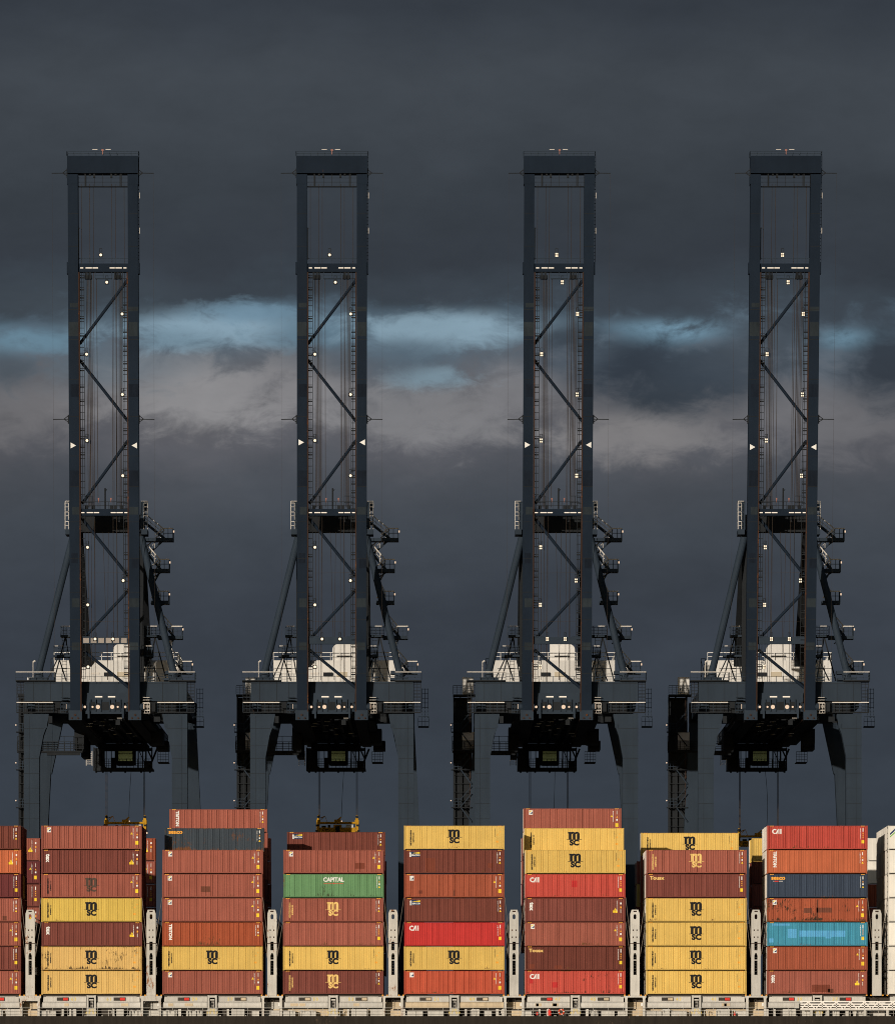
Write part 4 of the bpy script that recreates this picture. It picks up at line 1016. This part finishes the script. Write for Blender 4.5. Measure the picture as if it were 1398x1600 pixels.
# portal: main beam, lower gallery, legs
b = MB(); b.box(-10.55, 10.55, -1.1, 1.1, LZ(1096.5), LZ(1066)); pbm = part(b, 'portal_beam', 'crane')
b = MB()
for x in (-9.4, -7.2, -5.6, 5.5, 7.4, 9.5): b.box(x, x + .05, -1.112, -1.102, LZ(1096), LZ(1067))
b.box(-10.5, 10.5, -1.112, -1.102, LZ(1069.5), LZ(1069)); b.each('plate_seam', M_['crane_dark'], pbm, OFF)
b = MB(); b.box(-9.2, 9.2, -.6, 1.0, LZ(1115), LZ(1096.6)); part(b, 'lower_beam', 'crane_dark')
b = MB(); b.box(-10.6, 10.6, 32, 34.4, 53.9, 56.6); part(b, 'landside_beam', 'crane_dark')
for s in (-1, 1):
    b = MB(); b.box(s * 9.6 - .8, s * 9.6 + .8, 1.1, 32, 54.2, 56.6); part(b, 'side_beam', 'crane')
    # leg with tapered head
    b = MB(); xo = s * 10.62; xi = s * 8.62; xt = s * 7.4
    P = [(xo, QZ + 1.5), (xo, LZ(1116)), (xt, LZ(1116)), (xt, LZ(1119)), (s * 7.62, LZ(1134)), (s * 8.1, LZ(1150)), (xi, LZ(1184)), (xi, QZ + 1.5)]
    if s > 0: pass
    else: P = P[::-1]
    b.prism(P[::-1], -1.0, 1.0)
    lg = part(b, 'leg', 'crane')
    b = MB()
    for py in (1139, 1166, 1186, 1209, 1232, 1256, 1280): b.box(*sorted((xo, (xi if py > 1183 else s * (8.0 if py < 1150 else 8.45)))), -1.012, -1.002, LZ(py + .5), LZ(py))
    b.box(*sorted((s * 9.9, s * 9.93)), -1.012, -1.002, LZ(1300), LZ(1120)); b.each('plate_seam', M_['crane_dark'], lg, OFF)
    b = MB(); b.box(*sorted((s * 7.6, s * 8.0)), -1.06, -1.0, LZ(1138), LZ(1132)); b.tube((s * 7.75, -1.08, LZ(1135)), (s * 7.75, -1.0, LZ(1135)), .14, 10); b.build('lifting_lug', M_['crane'], lg, OFF)
    b = MB(); xo = s * 10.6
    for q in range(1):
        top = (s * 9.6, 33.2, 54.5); bot = (s * 12.0, 33.2, QZ + 1.5); b.bar(top, bot, 1.9, 1.9, up=(0, 1, 0)); b.prism([(s * 7.4, 54), (s * 10.4, 54), (s * 10.6, 49), (s * 8.9, 47)][::(1 if s > 0 else -1)], 32.3, 34.1)
    part(b, 'leg', 'crane')
    b = MB()
    for yy_ in (0, 33.2):
        xb_ = s * (9.6 if yy_ == 0 else 12.0); b.box(xb_ - 1.4, xb_ + 1.4, yy_ - 1.2, yy_ + 1.2, QZ + .9, QZ + 1.6)
        for k in range(4): b.tube((xb_ - 1.2 + k * .8, yy_ - .2, QZ + .42), (xb_ - 1.2 + k * .8, yy_ + .2, QZ + .42), .42, 12)
    part(b, 'bogie', 'crane_dark')
    # galleries at both ends
    xa, xb = sorted((s * 6.75, s * 11.55)); b = MB(); b.box(xa, xb, -1.7, -1.12, LZ(1115.2), LZ(1113.4)); gp = part(b, 'gallery_deck', 'crane_dark')
    b = MB(); zr = LZ(1113.4); b.rail([(xa, -1.66, zr), (xb, -1.66, zr), (xb, 1.0, zr)], 1.15, .95, .05, 3, .06); b.build('gallery_railing', M_['crane'], gp, OFF)
    b = MB(); b.box(xa + .02, xb - .02, -1.72, -1.6, zr + 1.15, zr + 1.27); b.build('handrail', M_['galv'], gp, OFF)
    xa, xb = sorted((s * (6.6 if s < 0 else 8.2), s * 11.65)); b = MB(); b.box(xa, xb, -1.75, 1.3, LZ(1066), LZ(1064)); gp = part(b, 'top_deck', 'crane_dark')
    b = MB(); zr = LZ(1064); b.rail([(xa, -1.7, zr), (xb, -1.7, zr), (xb, 1.3, zr)], 1.0, .85, .05, 3, .06); b.build('gallery_railing', M_['crane'], gp, OFF)
    b = MB(); b.box(xa + .02, xb - .02, -1.76, -1.64, zr + 1.0, zr + 1.1); b.build('handrail', M_['galv'], gp, OFF)
    b = MB(); xe = s * 10.65; x2 = s * 11.55
    for k in range(9): z = LZ(1112) + k * .42; b.rail([(xe, -.8, z), (x2, -.8, z)], .2, .9, .045, 2, .05)
    for x in (xe, (xe + x2) / 2, x2): b.bar((x, -.8, LZ(1114)), (x, -.8, LZ(1066)), .06)
    part(b, 'caged_ladder', 'crane_dark')
b = MB(); b.rail([(-3.2, -1.0, LZ(1066)), (3.2, -1.0, LZ(1066))], .7, .9, .06, 1, .05); b.rail([(3.2, -1.0, LZ(1066)), (8.2, -1.0, LZ(1066))], 1.0, .9, .05, 3, .06); b.rail([(-6.6, -1.0, LZ(1066)), (-3.2, -1.0, LZ(1066))], 1.0, .9, .05, 3, .06); part(b, 'beam_railing', 'crane')
# right outer caged ladder hanging beside the portal
b = MB()
for x in (11.7, 12.1, 12.5): b.bar((x, 4, LZ(1122, 4)), (x, 4, LZ(1076, 4)), .06)
for k in range(7): b.bar((11.7, 4, LZ(1120, 4) + k * .6), (12.5, 4, LZ(1120, 4) + k * .6), .06)
b.box(11.2, 12.6, 3.5, 5, LZ(1137, 4), LZ(1135, 4)); b.rail([(11.2, 3.5, LZ(1135, 4)), (12.6, 3.5, LZ(1135, 4))], 1.2, .5, .05, 2, .08); part(b, 'caged_ladder', 'crane')
# panel and lamps between girders at the hinge
b = MB()
for x0_, x1_ in ((-2.95, -2.75), (-2.0, -1.35), (-.55, .5), (1.25, 1.95), (2.75, 2.95)): b.box(x0_, x1_, -1.66, -1.62, LZ(1111), LZ(1098))
parts(b, 'recess_shade_plate', 'crane_dark')  # flat dark plates on the panel, recess shade painted as colour
b = MB()
for x0_, x1_ in ((-2.0, -1.9), (-1.3, -1.2), (1.15, 1.25), (1.9, 2.0), (-.6, -.5), (.5, .6)): b.box(x0_, x1_, -1.8, -1.62, LZ(1113), LZ(1094))
parts(b, 'upright_plate', 'crane')
b = MB()
for x0_, x1_, pa_, pb_ in ((-6.5, -5.9, 1098, 1108), (5.9, 6.5, 1099, 1113), (-7.4, -6.9, 1120, 1131), (6.3, 7.1, 1121, 1129)): b.box(x0_, x1_, -1.5, -.9, LZ(pb_), LZ(pa_))
parts(b, 'junction_box', 'crane_dark')
b = MB(); b.box(-3.0, 3.0, -1.5, -1.15, LZ(1113), LZ(1084)); b.box(-2.6, 2.6, -1.62, -1.5, LZ(1116.8), LZ(1108))
for x in (-3.25, -2.15, 2.3, 3.2): b.box(x - .12, x + .12, -2.0, -1.5, LZ(1124), LZ(1099))
b.box(-.45, .45, -1.56, -1.5, LZ(1107), LZ(1096)); part(b, 'hinge_panel', 'crane')
b = MB()
for x in (-1.3, -.45 + .0, ): pass
for x0 in (-1.34, .34): b.box(x0, x0 + .95, -1.62, -1.52, LZ(1091), LZ(1089))
parts(b, 'strip_lamp', 'strip')
for x, r in ((-2.65, .16), (-1.65, .13), (-.95, .27), (.9, .27), (1.62, .13), (2.6, .16)):
    rr = empty('hinge_lamp', Vector((x, -1.75, LZ(1106))) + Vector(OFF)); rr.parent = crane
    link_obj('lens', MB().tube((0, -.1, 0), (0, 0, 0), r, 12).mesh('lens', M_['lamp_dim']), rr)
    link_obj('shade', MB().prism([(-r * 1.3, r), (0, r * 2), (r * 1.3, r)], -.12, .2).mesh('shade', M_['crane_dark']), rr)
for s in (-1, 1):      # hinge brackets
    b = MB(); b.box(*sorted((s * 3.0, s * 4.7)), -2.6, -.6, LZ(1127), LZ(1111)); b.tube((s * 2.85, -2.2, LZ(1106)), (s * 5.0, -2.2, LZ(1106)), .45, 12)
    hb = part(b, 'hinge_bracket', 'crane')
    b = MB(); b.tube((s * 3.9, -2.75, LZ(1119)), (s * 3.9, -2.6, LZ(1119)), .14, 10); b.tube((s * 4.3, -2.75, LZ(1124)), (s * 4.3, -2.6, LZ(1124)), .12, 10); b.tube((s * 3.5, -2.75, LZ(1124)), (s * 3.5, -2.6, LZ(1124)), .12, 10); b.each('bolt_head', M_['rusty'], hb, OFF)
    b = MB(); b.box(*sorted((s * 4.75, s * 5.05)), -2.4, -1.8, LZ(1109), LZ(1102)); part(b, 'side_lamp', 'lamp_dim')
    # fixed girder running back over the quay
    b = MB(); b.box(*sorted((s * 3.2, s * 4.5)), -1.8, 67, 52.4, 54.6); part(b, 'fixed_girder', 'crane_dark')
    b = MB(); b.box(*sorted((s * 3.0, s * 3.2)), -1.5, 66.5, 52.5, 52.7); part(b, 'trolley_rail', 'rusty')
    b = MB(); b.box(*sorted((s * 4.55, s * 5.5)), 4, 66, 52.6, 52.75); b.rail([(s * 5.5, 4, 52.75), (s * 5.5, 66, 52.75)], 1.1, 1.5, .05); part(b, 'girder_walkway', 'crane_dark')
b = MB()
for k in range(17): y = 2 + k * 4.0; b.box(-3.2, 3.2, y, y + .5, 52.9, 53.9)
for k in range(16): y = 3 + k * 4.0; b.bar((-3.2, y, 53.2), (3.2, y + 3.5, 53.2), .3)
for x in (-1.6, -.4, .8, 2.0): b.box(x, x + .35, 2, 66, 52.7, 53.1)
part(b, 'girder_cross_bracing', 'crane_dark')
rn = random.Random(3); b = MB()
for k in range(40):
    x = rn.uniform(-3, 2.7); y = rn.uniform(0, 60); z = rn.uniform(51.9, 53); b.box(x, x + rn.uniform(.1, .8), y, y + .4, z, z + rn.uniform(.1, .7))
parts(b, 'festoon_carrier', 'crane_dark')
b = MB()
for k in range(22):
    x = rn.uniform(-3, 2.5); y = rn.uniform(-2, 30); z = rn.uniform(51.6, 53.3); b.box(x, x + rn.uniform(.3, .9), y, y + .08, z, z + .06)
parts(b, 'small_rail', 'galv')
for s in (-1, 1):    # stair stubs by the hinge, right of boom
    b = MB(); x = s * 5.3
    for k in range(7): b.box(x - .45, x + .45, -1.9, -1.3, LZ(1116) + k * .34, LZ(1116) + k * .34 + .06)
    b.rail([(x - .5, -1.9, LZ(1116)), (x + .5, -1.9, LZ(1116))], 1.3, .35, .05, 3, .07); part(b, 'hinge_stairs', 'galv' if s > 0 else 'crane')
b = MB()
for k in range(14): b.box(5.2, 6.1, 5, 5.6, LZ(1118, 5) + k * .38, LZ(1118, 5) + k * .38 + .1)
for x in (5.15, 6.15): b.bar((x, 5, LZ(1120, 5)), (x, 5, LZ(1040, 5)), .09)
part(b, 'service_stairs', 'crane')
b = MB(); b.box(5.0, 5.6, 4.9, 5, LZ(1072), LZ(1069)); part(b, 'sign_lamp', 'lamp_dim')
# black plant on the girders right and left of the hinge
b = MB(); b.box(4.6, 6.2, 30, 36, 51.0, 53.0); b.box(5.0, 6.6, 38, 44, 50.6, 51.8); b.box(4.7, 6.2, 50, 54, 49.4, 49.5); b.rail([(4.7, 50, 49.5), (6.2, 50, 49.5)], 1.4, .4, .05, 4); b.bar((4.2, 60, 51.8), (3.4, 60, 49.8), .25); parts(b, 'girder_plant', 'crane_dark')
b = MB(); b.box(-5.9, -4.6, 34, 40, 50.4, 53.4); b.box(-5.5, -4.6, 44, 52, 49.9, 52.3); parts(b, 'girder_plant', 'crane_dark')
# trolley and cab
TX, TY = TROLX, TROLY
tr = empty('trolley', (TX, TY, 0)); tr.parent = crane
def tpart(b, name, ma, par=None): return b.build(name, M_[ma], par or tr, (-TX * 0, 0, -QZ))
b = MB(); b.box(-3.4, 3.4, -4, 4, 51.6, 52.3); b.box(-4.1, 4.1, -3, 3, 48.7, 48.95)
for x in (-4.0, -3.1, 4.0, 3.2): b.bar((x, -2.9, 48.9), (x, -2.9, 51.8), .18)
b.bar((4.0, -2.9, 50.2), (3.3, -2.9, 51.7), .2); b.box(-4.1, -3.2, -2.9, 2.8, 48.9, 50.6); b.box(-4.1, 4.1, -3.05, -2.95, 48.55, 49.0)
b.box(-4.05, -2.5, -2.85, -2.8, 49.0, 51.6); b.box(2.9, 3.9, -2.85, -2.8, 49.0, 49.9)
for x in (-2.3, -1.6, 2.1, 2.7): b.bar((x, -2.9, 48.9), (x, -2.9, 51.8), .12)
b.bar((-4.0, -2.9, 51.7), (-2.4, -2.9, 49.0), .12); b.bar((2.1, -2.9, 51.6), (3.2, -2.9, 49.2), .1); b.box(-4.1, 4.1, -2.95, -2.8, 51.3, 51.7); b.box(-1.6, -1.0, -2.6, 0, 49.0, 50.4)
for x in (-3.8, -2.9, -1.8, .2, 2.4, 3.6): b.box(x, x + .25, -3.0, -2.6, 48.3, 48.6)
tpart(b, 'trolley_frame', 'crane_dark')
b = MB(); b.rail([(-4.0, -3, 48.95), (4.0, -3, 48.95)], 1.25, .5, .06, 4, .07); b.rail([(2.2, -2.9, 48.95), (3.1, -2.9, 48.95)], 2.3, .3, .05, 3); tpart(b, 'trolley_railing', 'crane_dark')
b = MB()
for k in range(6): b.box(-5.05, -4.3, -2.6, -2.2, 49.5 + k * .28, 49.56 + k * .28)
for x in (-5.08, -4.28): b.bar((x, -2.6, 49.3), (x, -2.6, 51.3), .08)
tpart(b, 'trolley_stairs', 'galv')
b = MB(); b.box(-.95, 1.65, -2.6, .8, 49.5, 51.65); b.box(-.75, 1.5, -2.7, -2.6, 49.3, 49.55); b.box(-1.15, -.95, -2.5, .7, 49.6, 51.4); cb = tpart(b, 'cab', 'crane_dark')
b = MB(); b.box(-.62, 1.30, -2.68, -2.61, 49.9, 50.95); b.box(-.62, 1.30, -2.68, -2.61, 51.0, 51.6); cg = tpart(b, 'cab_window', 'cabglass', cb)
# machinery house
HY = 28.0
b = MB(); sH = lambda py: LZ(py, HY)
b.box(-8.3, 8.3, HY, HY + 14, sH(1066), sH(1032)); hs = part(b, 'machinery_house', 'house')
b = MB()
for k in range(12): x = -8.3 + k * 1.5; b.box(x, x + .04, HY - .02, HY + .0, sH(1066), sH(1032))
b.box(-3.4, -2.2, HY - .06, HY - .005, sH(1054), sH(1051)); b.build('wall_seam', M_['galv'], hs, OFF)
b = MB(); b.box(-1.6, -.4, HY - .3, HY - .005, sH(1057), sH(1051)); b.build('vent_grille', M_['crane_dark'], hs, OFF)
b = MB(); b.rail([(-8.3, HY + .1, sH(1032)), (8.3, HY + .1, sH(1032)), (8.3, HY + 14, sH(1032))], 1.05, 1.3, .07, 2, .10); b.build('roof_railing', M_['house'], hs, OFF)
b = MB(); x0, x1, z0, z1, r = -.4, 2.95, sH(1032), sH(1006), .8
P = [(x0, z0), (x1, z0), (x1, z1)] + [(x0 + r + r * math.cos(a), z1 - r + r * math.sin(a)) for a in [R(90 + 15 * k) for k in range(7)]]
b.prism(P, HY + .5, HY + 4); TALL = b.build('cable_reel_housing', M_['house'], hs, OFF)
b = MB(); P2 = [(x1 + x0 - x, z) for x, z in P][::-1]; b.prism(P2, HY + .5, HY + 4); b.v = [(x, y, z - QZ) for x, y, z in b.v]; TALL_MIR = b.mesh('housing_mirrored', M_['house'])
b = MB(); b.box(.2, 1.6, HY - .1, HY + .0, sH(1058), sH(1050)); b.build('warm_window', mat('lit_window', (1, .78, .5), emit=.55), hs, OFF)
b = MB(); b.box(.2, 2.2, HY - .15, HY + .5, sH(1026), sH(1024.6)); b.build('roof_bracket', M_['crane_dark'], hs, OFF)
# mid height service platforms around the inner legs
for (xa, xb, py, cage) in ((-6.2, -4.5, 993, 0), (-7.1, -4.5, 1024, 0), (4.5, 6.75, 993, 0), (4.5, 5.9, 1024, 0)):
    b = MB(); z = LZ(py, 6); b.box(xa, xb, 5.0, 7.5, z - .25, z); mp_ = part(b, 'service_platform', 'crane')
    b = MB(); b.rail([(xa, 5, z), (xb, 5, z)], 1.15, .4, .055, 3, .07); b.rail([(xa, 7.5, z), (xb, 7.5, z)], 1.15, .5, .05, 3, .06); b.bar((xa, 5, z + 1.15), (xa, 7.5, z + 1.15), .06); b.build('railing', M_['crane'], mp_, OFF)
    s = -1 if xa < 0 else 1; xe = xa if s < 0 else xb
    b = MB(); b.box(*sorted((xe - s * .15, xe - s * 1.2)), 4.9, 5.0, z + 1.1, z + 1.2); b.build('handrail', M_['galv'], mp_, OFF)
    b = MB(); b.bar((xe - s * .6, 6, z - .2), (xe + s * .9, 6, LZ(1064, 6)), .16); b.bar((xe - s * .6, 6, z - .2), (xe - s * 1.6, 6, LZ(1064, 6)), .16); b.bar((xe - s * 1.9, 6, LZ(1045, 6)), (xe + s * .5, 6, LZ(1045, 6)), .07); b.build('platform_brace', M_['crane_dark'], mp_, OFF)
for xa, xb in ((-6.0, -5.4), (5.2, 5.9)):
    b = MB()
    for k in range(16): z = LZ(1066, 6) + k * .45; b.bar((xa, 5.6, z), (xb, 5.6, z), .05)
    for x in (xa, xb): b.bar((x, 5.6, LZ(1066, 6)), (x, 5.6, LZ(993, 6)), .06)
    part(b, 'platform_ladder', 'crane_dark')
b = MB(); b.tube((-9.6, 2, LZ(1064)), (-9.6, 2, LZ(1032)), .05, 6); b.tube((-9.6, 2, LZ(1033)), (-9.3, 2, LZ(1031)), .12, 6); part(b, 'mast_pole', 'galv')
b = MB()
for x in (-9.0, -8.4): b.bar((x, 33, 58), (x, 33, 62.6), .09)
b.bar((-9.0, 33, 60), (-8.4, 33, 62.4), .06); b.bar((-8.4, 33, 60), (-9.0, 33, 62.4), .06); b.bar((-9.0, 33, 62.6), (-8.4, 33, 62.6), .09); part(b, 'small_mast', 'crane_dark')
# landside lift tower with landings and cabinets
TWX0, TWX1, TWY = -13.3, -10.9, 33.2
T = lambda py: LZ(py, TWY)
b = MB()
for x in (TWX0, TWX0 + .9, TWX1):
    for y in (TWY - .2, TWY + 2.0): b.bar((x, y, QZ), (x, y, T(1088)), .14)
z = QZ + 1
while z < T(1090):
    for y in (TWY - .2, TWY + 2.0): b.bar((TWX0, y, z), (TWX1, y, z), .07)
    b.bar((TWX0, TWY - .2, z), (TWX0, TWY + 2, z), .07); z += 1.15
part(b, 'lift_tower', 'crane_dark')
b = MB(); b.box(TWX0 + .05, TWX1 - .05, TWY + .6, TWY + .7, QZ, T(1090)); part(b, 'tower_cladding', 'crane_dark')
b = MB(); b.box(TWX1 - .25, TWX1 - .15, TWY - .5, TWY - .4, QZ, T(1090)); 
for k in range(18): b.box(TWX1 - .3, TWX1 - .1, TWY - .55, TWY - .4, QZ + 3 + k * 2.6, QZ + 3.3 + k * 2.6)
part(b, 'cable_riser', 'rusty')
for pt, pb in ((1133, 1144), (1192, 1203), (1250, 1262)):
    b = MB(); zd = T(pb); b.box(TWX0 - .35, TWX1, TWY - 1.3, TWY - .2, zd - .12, zd); lo = part(b, 'tower_landing', 'crane_dark')
    b = MB(); b.rail([(TWX0 - .35, TWY - 1.3, zd), (TWX0 + 1.0, TWY - 1.3, zd)], 1.1, .4, .06, 3, .07); b.build('railing', M_['crane'], lo, OFF)
    b = MB(); b.bar((TWX0 + .9, TWY - 1.2, zd), (TWX1, TWY - 1.2, zd + 1.8), .12); b.bar((TWX0 + .9, TWY - 1.2, zd + 1.0), (TWX1, TWY - 1.2, zd + 2.8), .08); b.bar((TWX0 + .9, TWY - 1.2, zd), (TWX1, TWY - 1.2, zd - 2.0), .14); b.build('tower_stairs', M_['crane'], lo, OFF)
    b = MB(); b.box(TWX0 - .45, TWX0 - .3, TWY - 1.35, TWY - 1.2, zd + .8, zd + .95); b.build('landing_lamp', M_['lamp_dim'], lo, OFF)
for pa, pb, x1_ in ((1059, 1086, -10.6), (1145, 1172, -10.6)):
    b = MB(); b.box(-12.15, x1_ if False else -10.6, TWY - 1.0, TWY + .4, T(pb), T(pa)); cb_ = part(b, 'white_cabinet', 'house')
    b = MB(); zd = T(pb); b.box(TWX0 - .1, -10.3, TWY - 1.6, TWY + .8, zd - .25, zd - .02); b.build('cabinet_platform', M_['crane_dark'], cb_, OFF)
    b = MB(); b.rail([(TWX0 - .1, TWY - 1.6, zd), (-10.3, TWY - 1.6, zd)], 1.15, .5, .05, 4, .07); b.build('railing', M_['crane_dark'], cb_, OFF)
b = MB(); zd = T(1174); b.box(-13.5, -4.7, TWY - 1.3, TWY - .3, zd - .25, zd); b.box(-9.5, -5, TWY - 1.2, TWY - .8, zd - .6, zd - .25); gw2 = part(b, 'lower_walkway', 'crane_dark')
b = MB(); b.rail([(-13.5, TWY - 1.3, zd), (-4.7, TWY - 1.3, zd)], 1.2, .8, .06, 4, .07); b.rail([(-13.5, TWY - .3, zd), (-4.7, TWY - .3, zd)], 2.0, 1.2, .07, 2, .07); b.build('railing', M_['crane_dark'], gw2, OFF)

CR_INFO = [(165.5, 'leftmost dark blue harbour crane with raised boom, foil panels across its boom foot', 1268),
           (518.6, 'second harbour crane from left, raised boom, yellow spreader fully visible beneath it', 1268),
           (869.0, 'third harbour crane from left, boom raised above the eight high brown container', 1400),
           (1217.6, 'rightmost harbour crane with raised boom, lift tower standing clear of its left legs', 1292)]
cranes = [crane]
for i in range(1, 4): cranes.append(copy_tree(crane))
RY = TROLY
SPY = Y0 + RY
def walk(o):
    yield o
    for c2 in o.children: yield from walk(c2)
for i, (cr, (px, lab, ropy)) in enumerate(zip(cranes, CR_INFO)):
    cr.location = (gx(px, Y0), Y0, QZ); tag(cr, lab, 'harbour crane', 'ship to shore cranes with raised booms')
    for o in list(walk(cr)):
        if i >= 2 and o.data == LENS_R: o.data = LENS_S
        if i == 2 and o.name.startswith('cable_reel_housing'): o.data = TALL_MIR
        if o.name.startswith('white_triangle'): dz_ = (0, .4, .08, -.2)[i]; o.location.z += dz_; o.location.y += dz_ * (BY1 - BY0) / (BZ1 - BZ0)
        if i > 0 and o.name.startswith('reflector_panel'): bpy.data.objects.remove(o)
    zr = CZ + (VY - ropy) * SPY / F
    for x in (-2.78, -2.62, 2.46, 2.60):
        b = MB(); b.tube((x, RY - 1, 49.0), (x, RY - 1, zr - .9), .045, 6); o = b.build('hoist_rope', M_['rope'], cr, OFF)
    b = MB(); n = 12; xs = [1.15 - (i == 1) * .1] * (n + 1)
    for k in range(n):
        f = lambda t: .55 + (.35 * math.sin(t * 2.6) if i == 3 else -.10 * math.sin(t * 2) - .25 * t)
        b.tube((f(k / n) + .2, RY - 1.5, 49 + (zr - .8 - 49) * k / n), (f((k + 1) / n) + .2, RY - 1.5, 49 + (zr - .8 - 49) * (k + 1) / n), .03, 5)
    b.build('power_cable', M_['rope'], cr, OFF)
# spreaders hanging on the ropes (crane 3's is hidden behind the stacks)
def spreader(px, py, label, src=[None]):
    if src[0] is None:
        r = empty('spreader', (0, 0, 0))
        b = MB(); b.box(-2.7, 2.7, -1, -.6, -.85, -.62); b.box(-2.7, 2.7, .6, 1, -.85, -.62); b.box(-.45, .45, -1.05, 1.0, -.62, -.3)
        for s in (-1, 1):
            b.box(s * 2.66 - .27, s * 2.66 + .27, -.95, .95, -.9, -.35); b.prism([(s * 2.66 - .2, -.35), (s * 2.66 + .2, -.35), (s * 2.66 + .1, .35), (s * 2.66 - .1, .35)], -.5, .5)
        b.bar((-2.4, 0, -.05), (-1.75, 0, .2), .12); b.bar((-1.75, 0, .2), (-1.45, 0, -.6), .06); b.bar((-2.3, 0, -.3), (-1.9, 0, .1), .08)
        b.bar((.0, 0, -.3), (.5, 0, .1), .16); b.bar((.2, 0, -.3), (.52, 0, .1), .12); b.build('head_block', M_['spreader'], r)
        b = MB(); b.box(-2.55, -.55, -1.05, -.6, -2.15, -1.4); b.box(-2.55, -.55, .6, 1.05, -2.15, -1.4); b.box(.55, 2.45, -1.05, -.6, -2.1, -1.4); b.box(.55, 2.45, .6, 1.05, -2.1, -1.4)
        b.box(-.55, .55, -1.15, 1.15, -2.25, -1.0)
        for s in (-1, 1): b.box(s * 2.7 - .2, s * 2.7 + .2, -1.2, 1.2, -1.95, -.95)
        b.build('telescopic_frame', M_['spreader'], r)
        b = MB()
        for s in (-1, 1):
            b.box(s * 2.92 - .16, s * 2.92 + .16, -1.25, -.85, -2.35, -1.75); b.box(s * 2.8 - .22, s * 2.8 + .22, -1.3, -.9, -1.25, -1.0)
            b.tube((s * 2.66, -.6, .1), (s * 2.66, .6, .1), .2, 10)
        b.box(-.3, .3, -1.25, -1.15, -2.1, -1.2); b.box(-2.2, -1.6, -1.0, -.7, -1.4, -1.15); b.box(-1.35, -1.0, -1.0, -.7, -1.4, -1.05); b.each('corner_gear', M_['crane_dark'], r)
        b = MB(); b.box(1.15, 2.15, -1.1, -.6, -1.42, -1.0); b.build('control_box', M_['house'], r)
        b = MB()
        for s in (-1, 1): b.box(s * 3.0 - .08, s * 3.0 + .08, -1.35, -1.25, -2.3, -2.05)
        b.box(-.35, -.2, -1.0, -.9, -.5, -.35); b.box(.5, .62, -1.0, -.9, -.6, -.45); b.each('corner_lamp', M_['lamp_dim'], r)
        f = Flat().add(text_mesh('ZPMC', .42, .012), 'decal_dark', -1.6, -1.72); f.rect(-1.1, -.7, -1.62, -1.58, 'decal_dark'); f.rect(-2.2, -.7, -2.03, -1.98, 'decal_dark'); link_obj('lettering', f.mesh('lettering', None, y=-1.05, lift=.01), r)
        src[0] = r; o = r
    else: o = copy_tree(src[0])
    Y = SPY - 1; o.location = (gx(px, Y), Y, gz(py, Y)); tag(o, label, 'spreader', 'yellow spreaders hanging from the cranes')
spreader(527.5, 1278, 'yellow spreader hanging clear above the stack with the green container')
spreader(196.3, 1278, 'yellow spreader half hidden behind the leftmost full stack')
spreader(1184, 1299, 'yellow spreader glimpsed in the gap left of the rightmost full stack')
print('objects', len(bpy.data.objects))
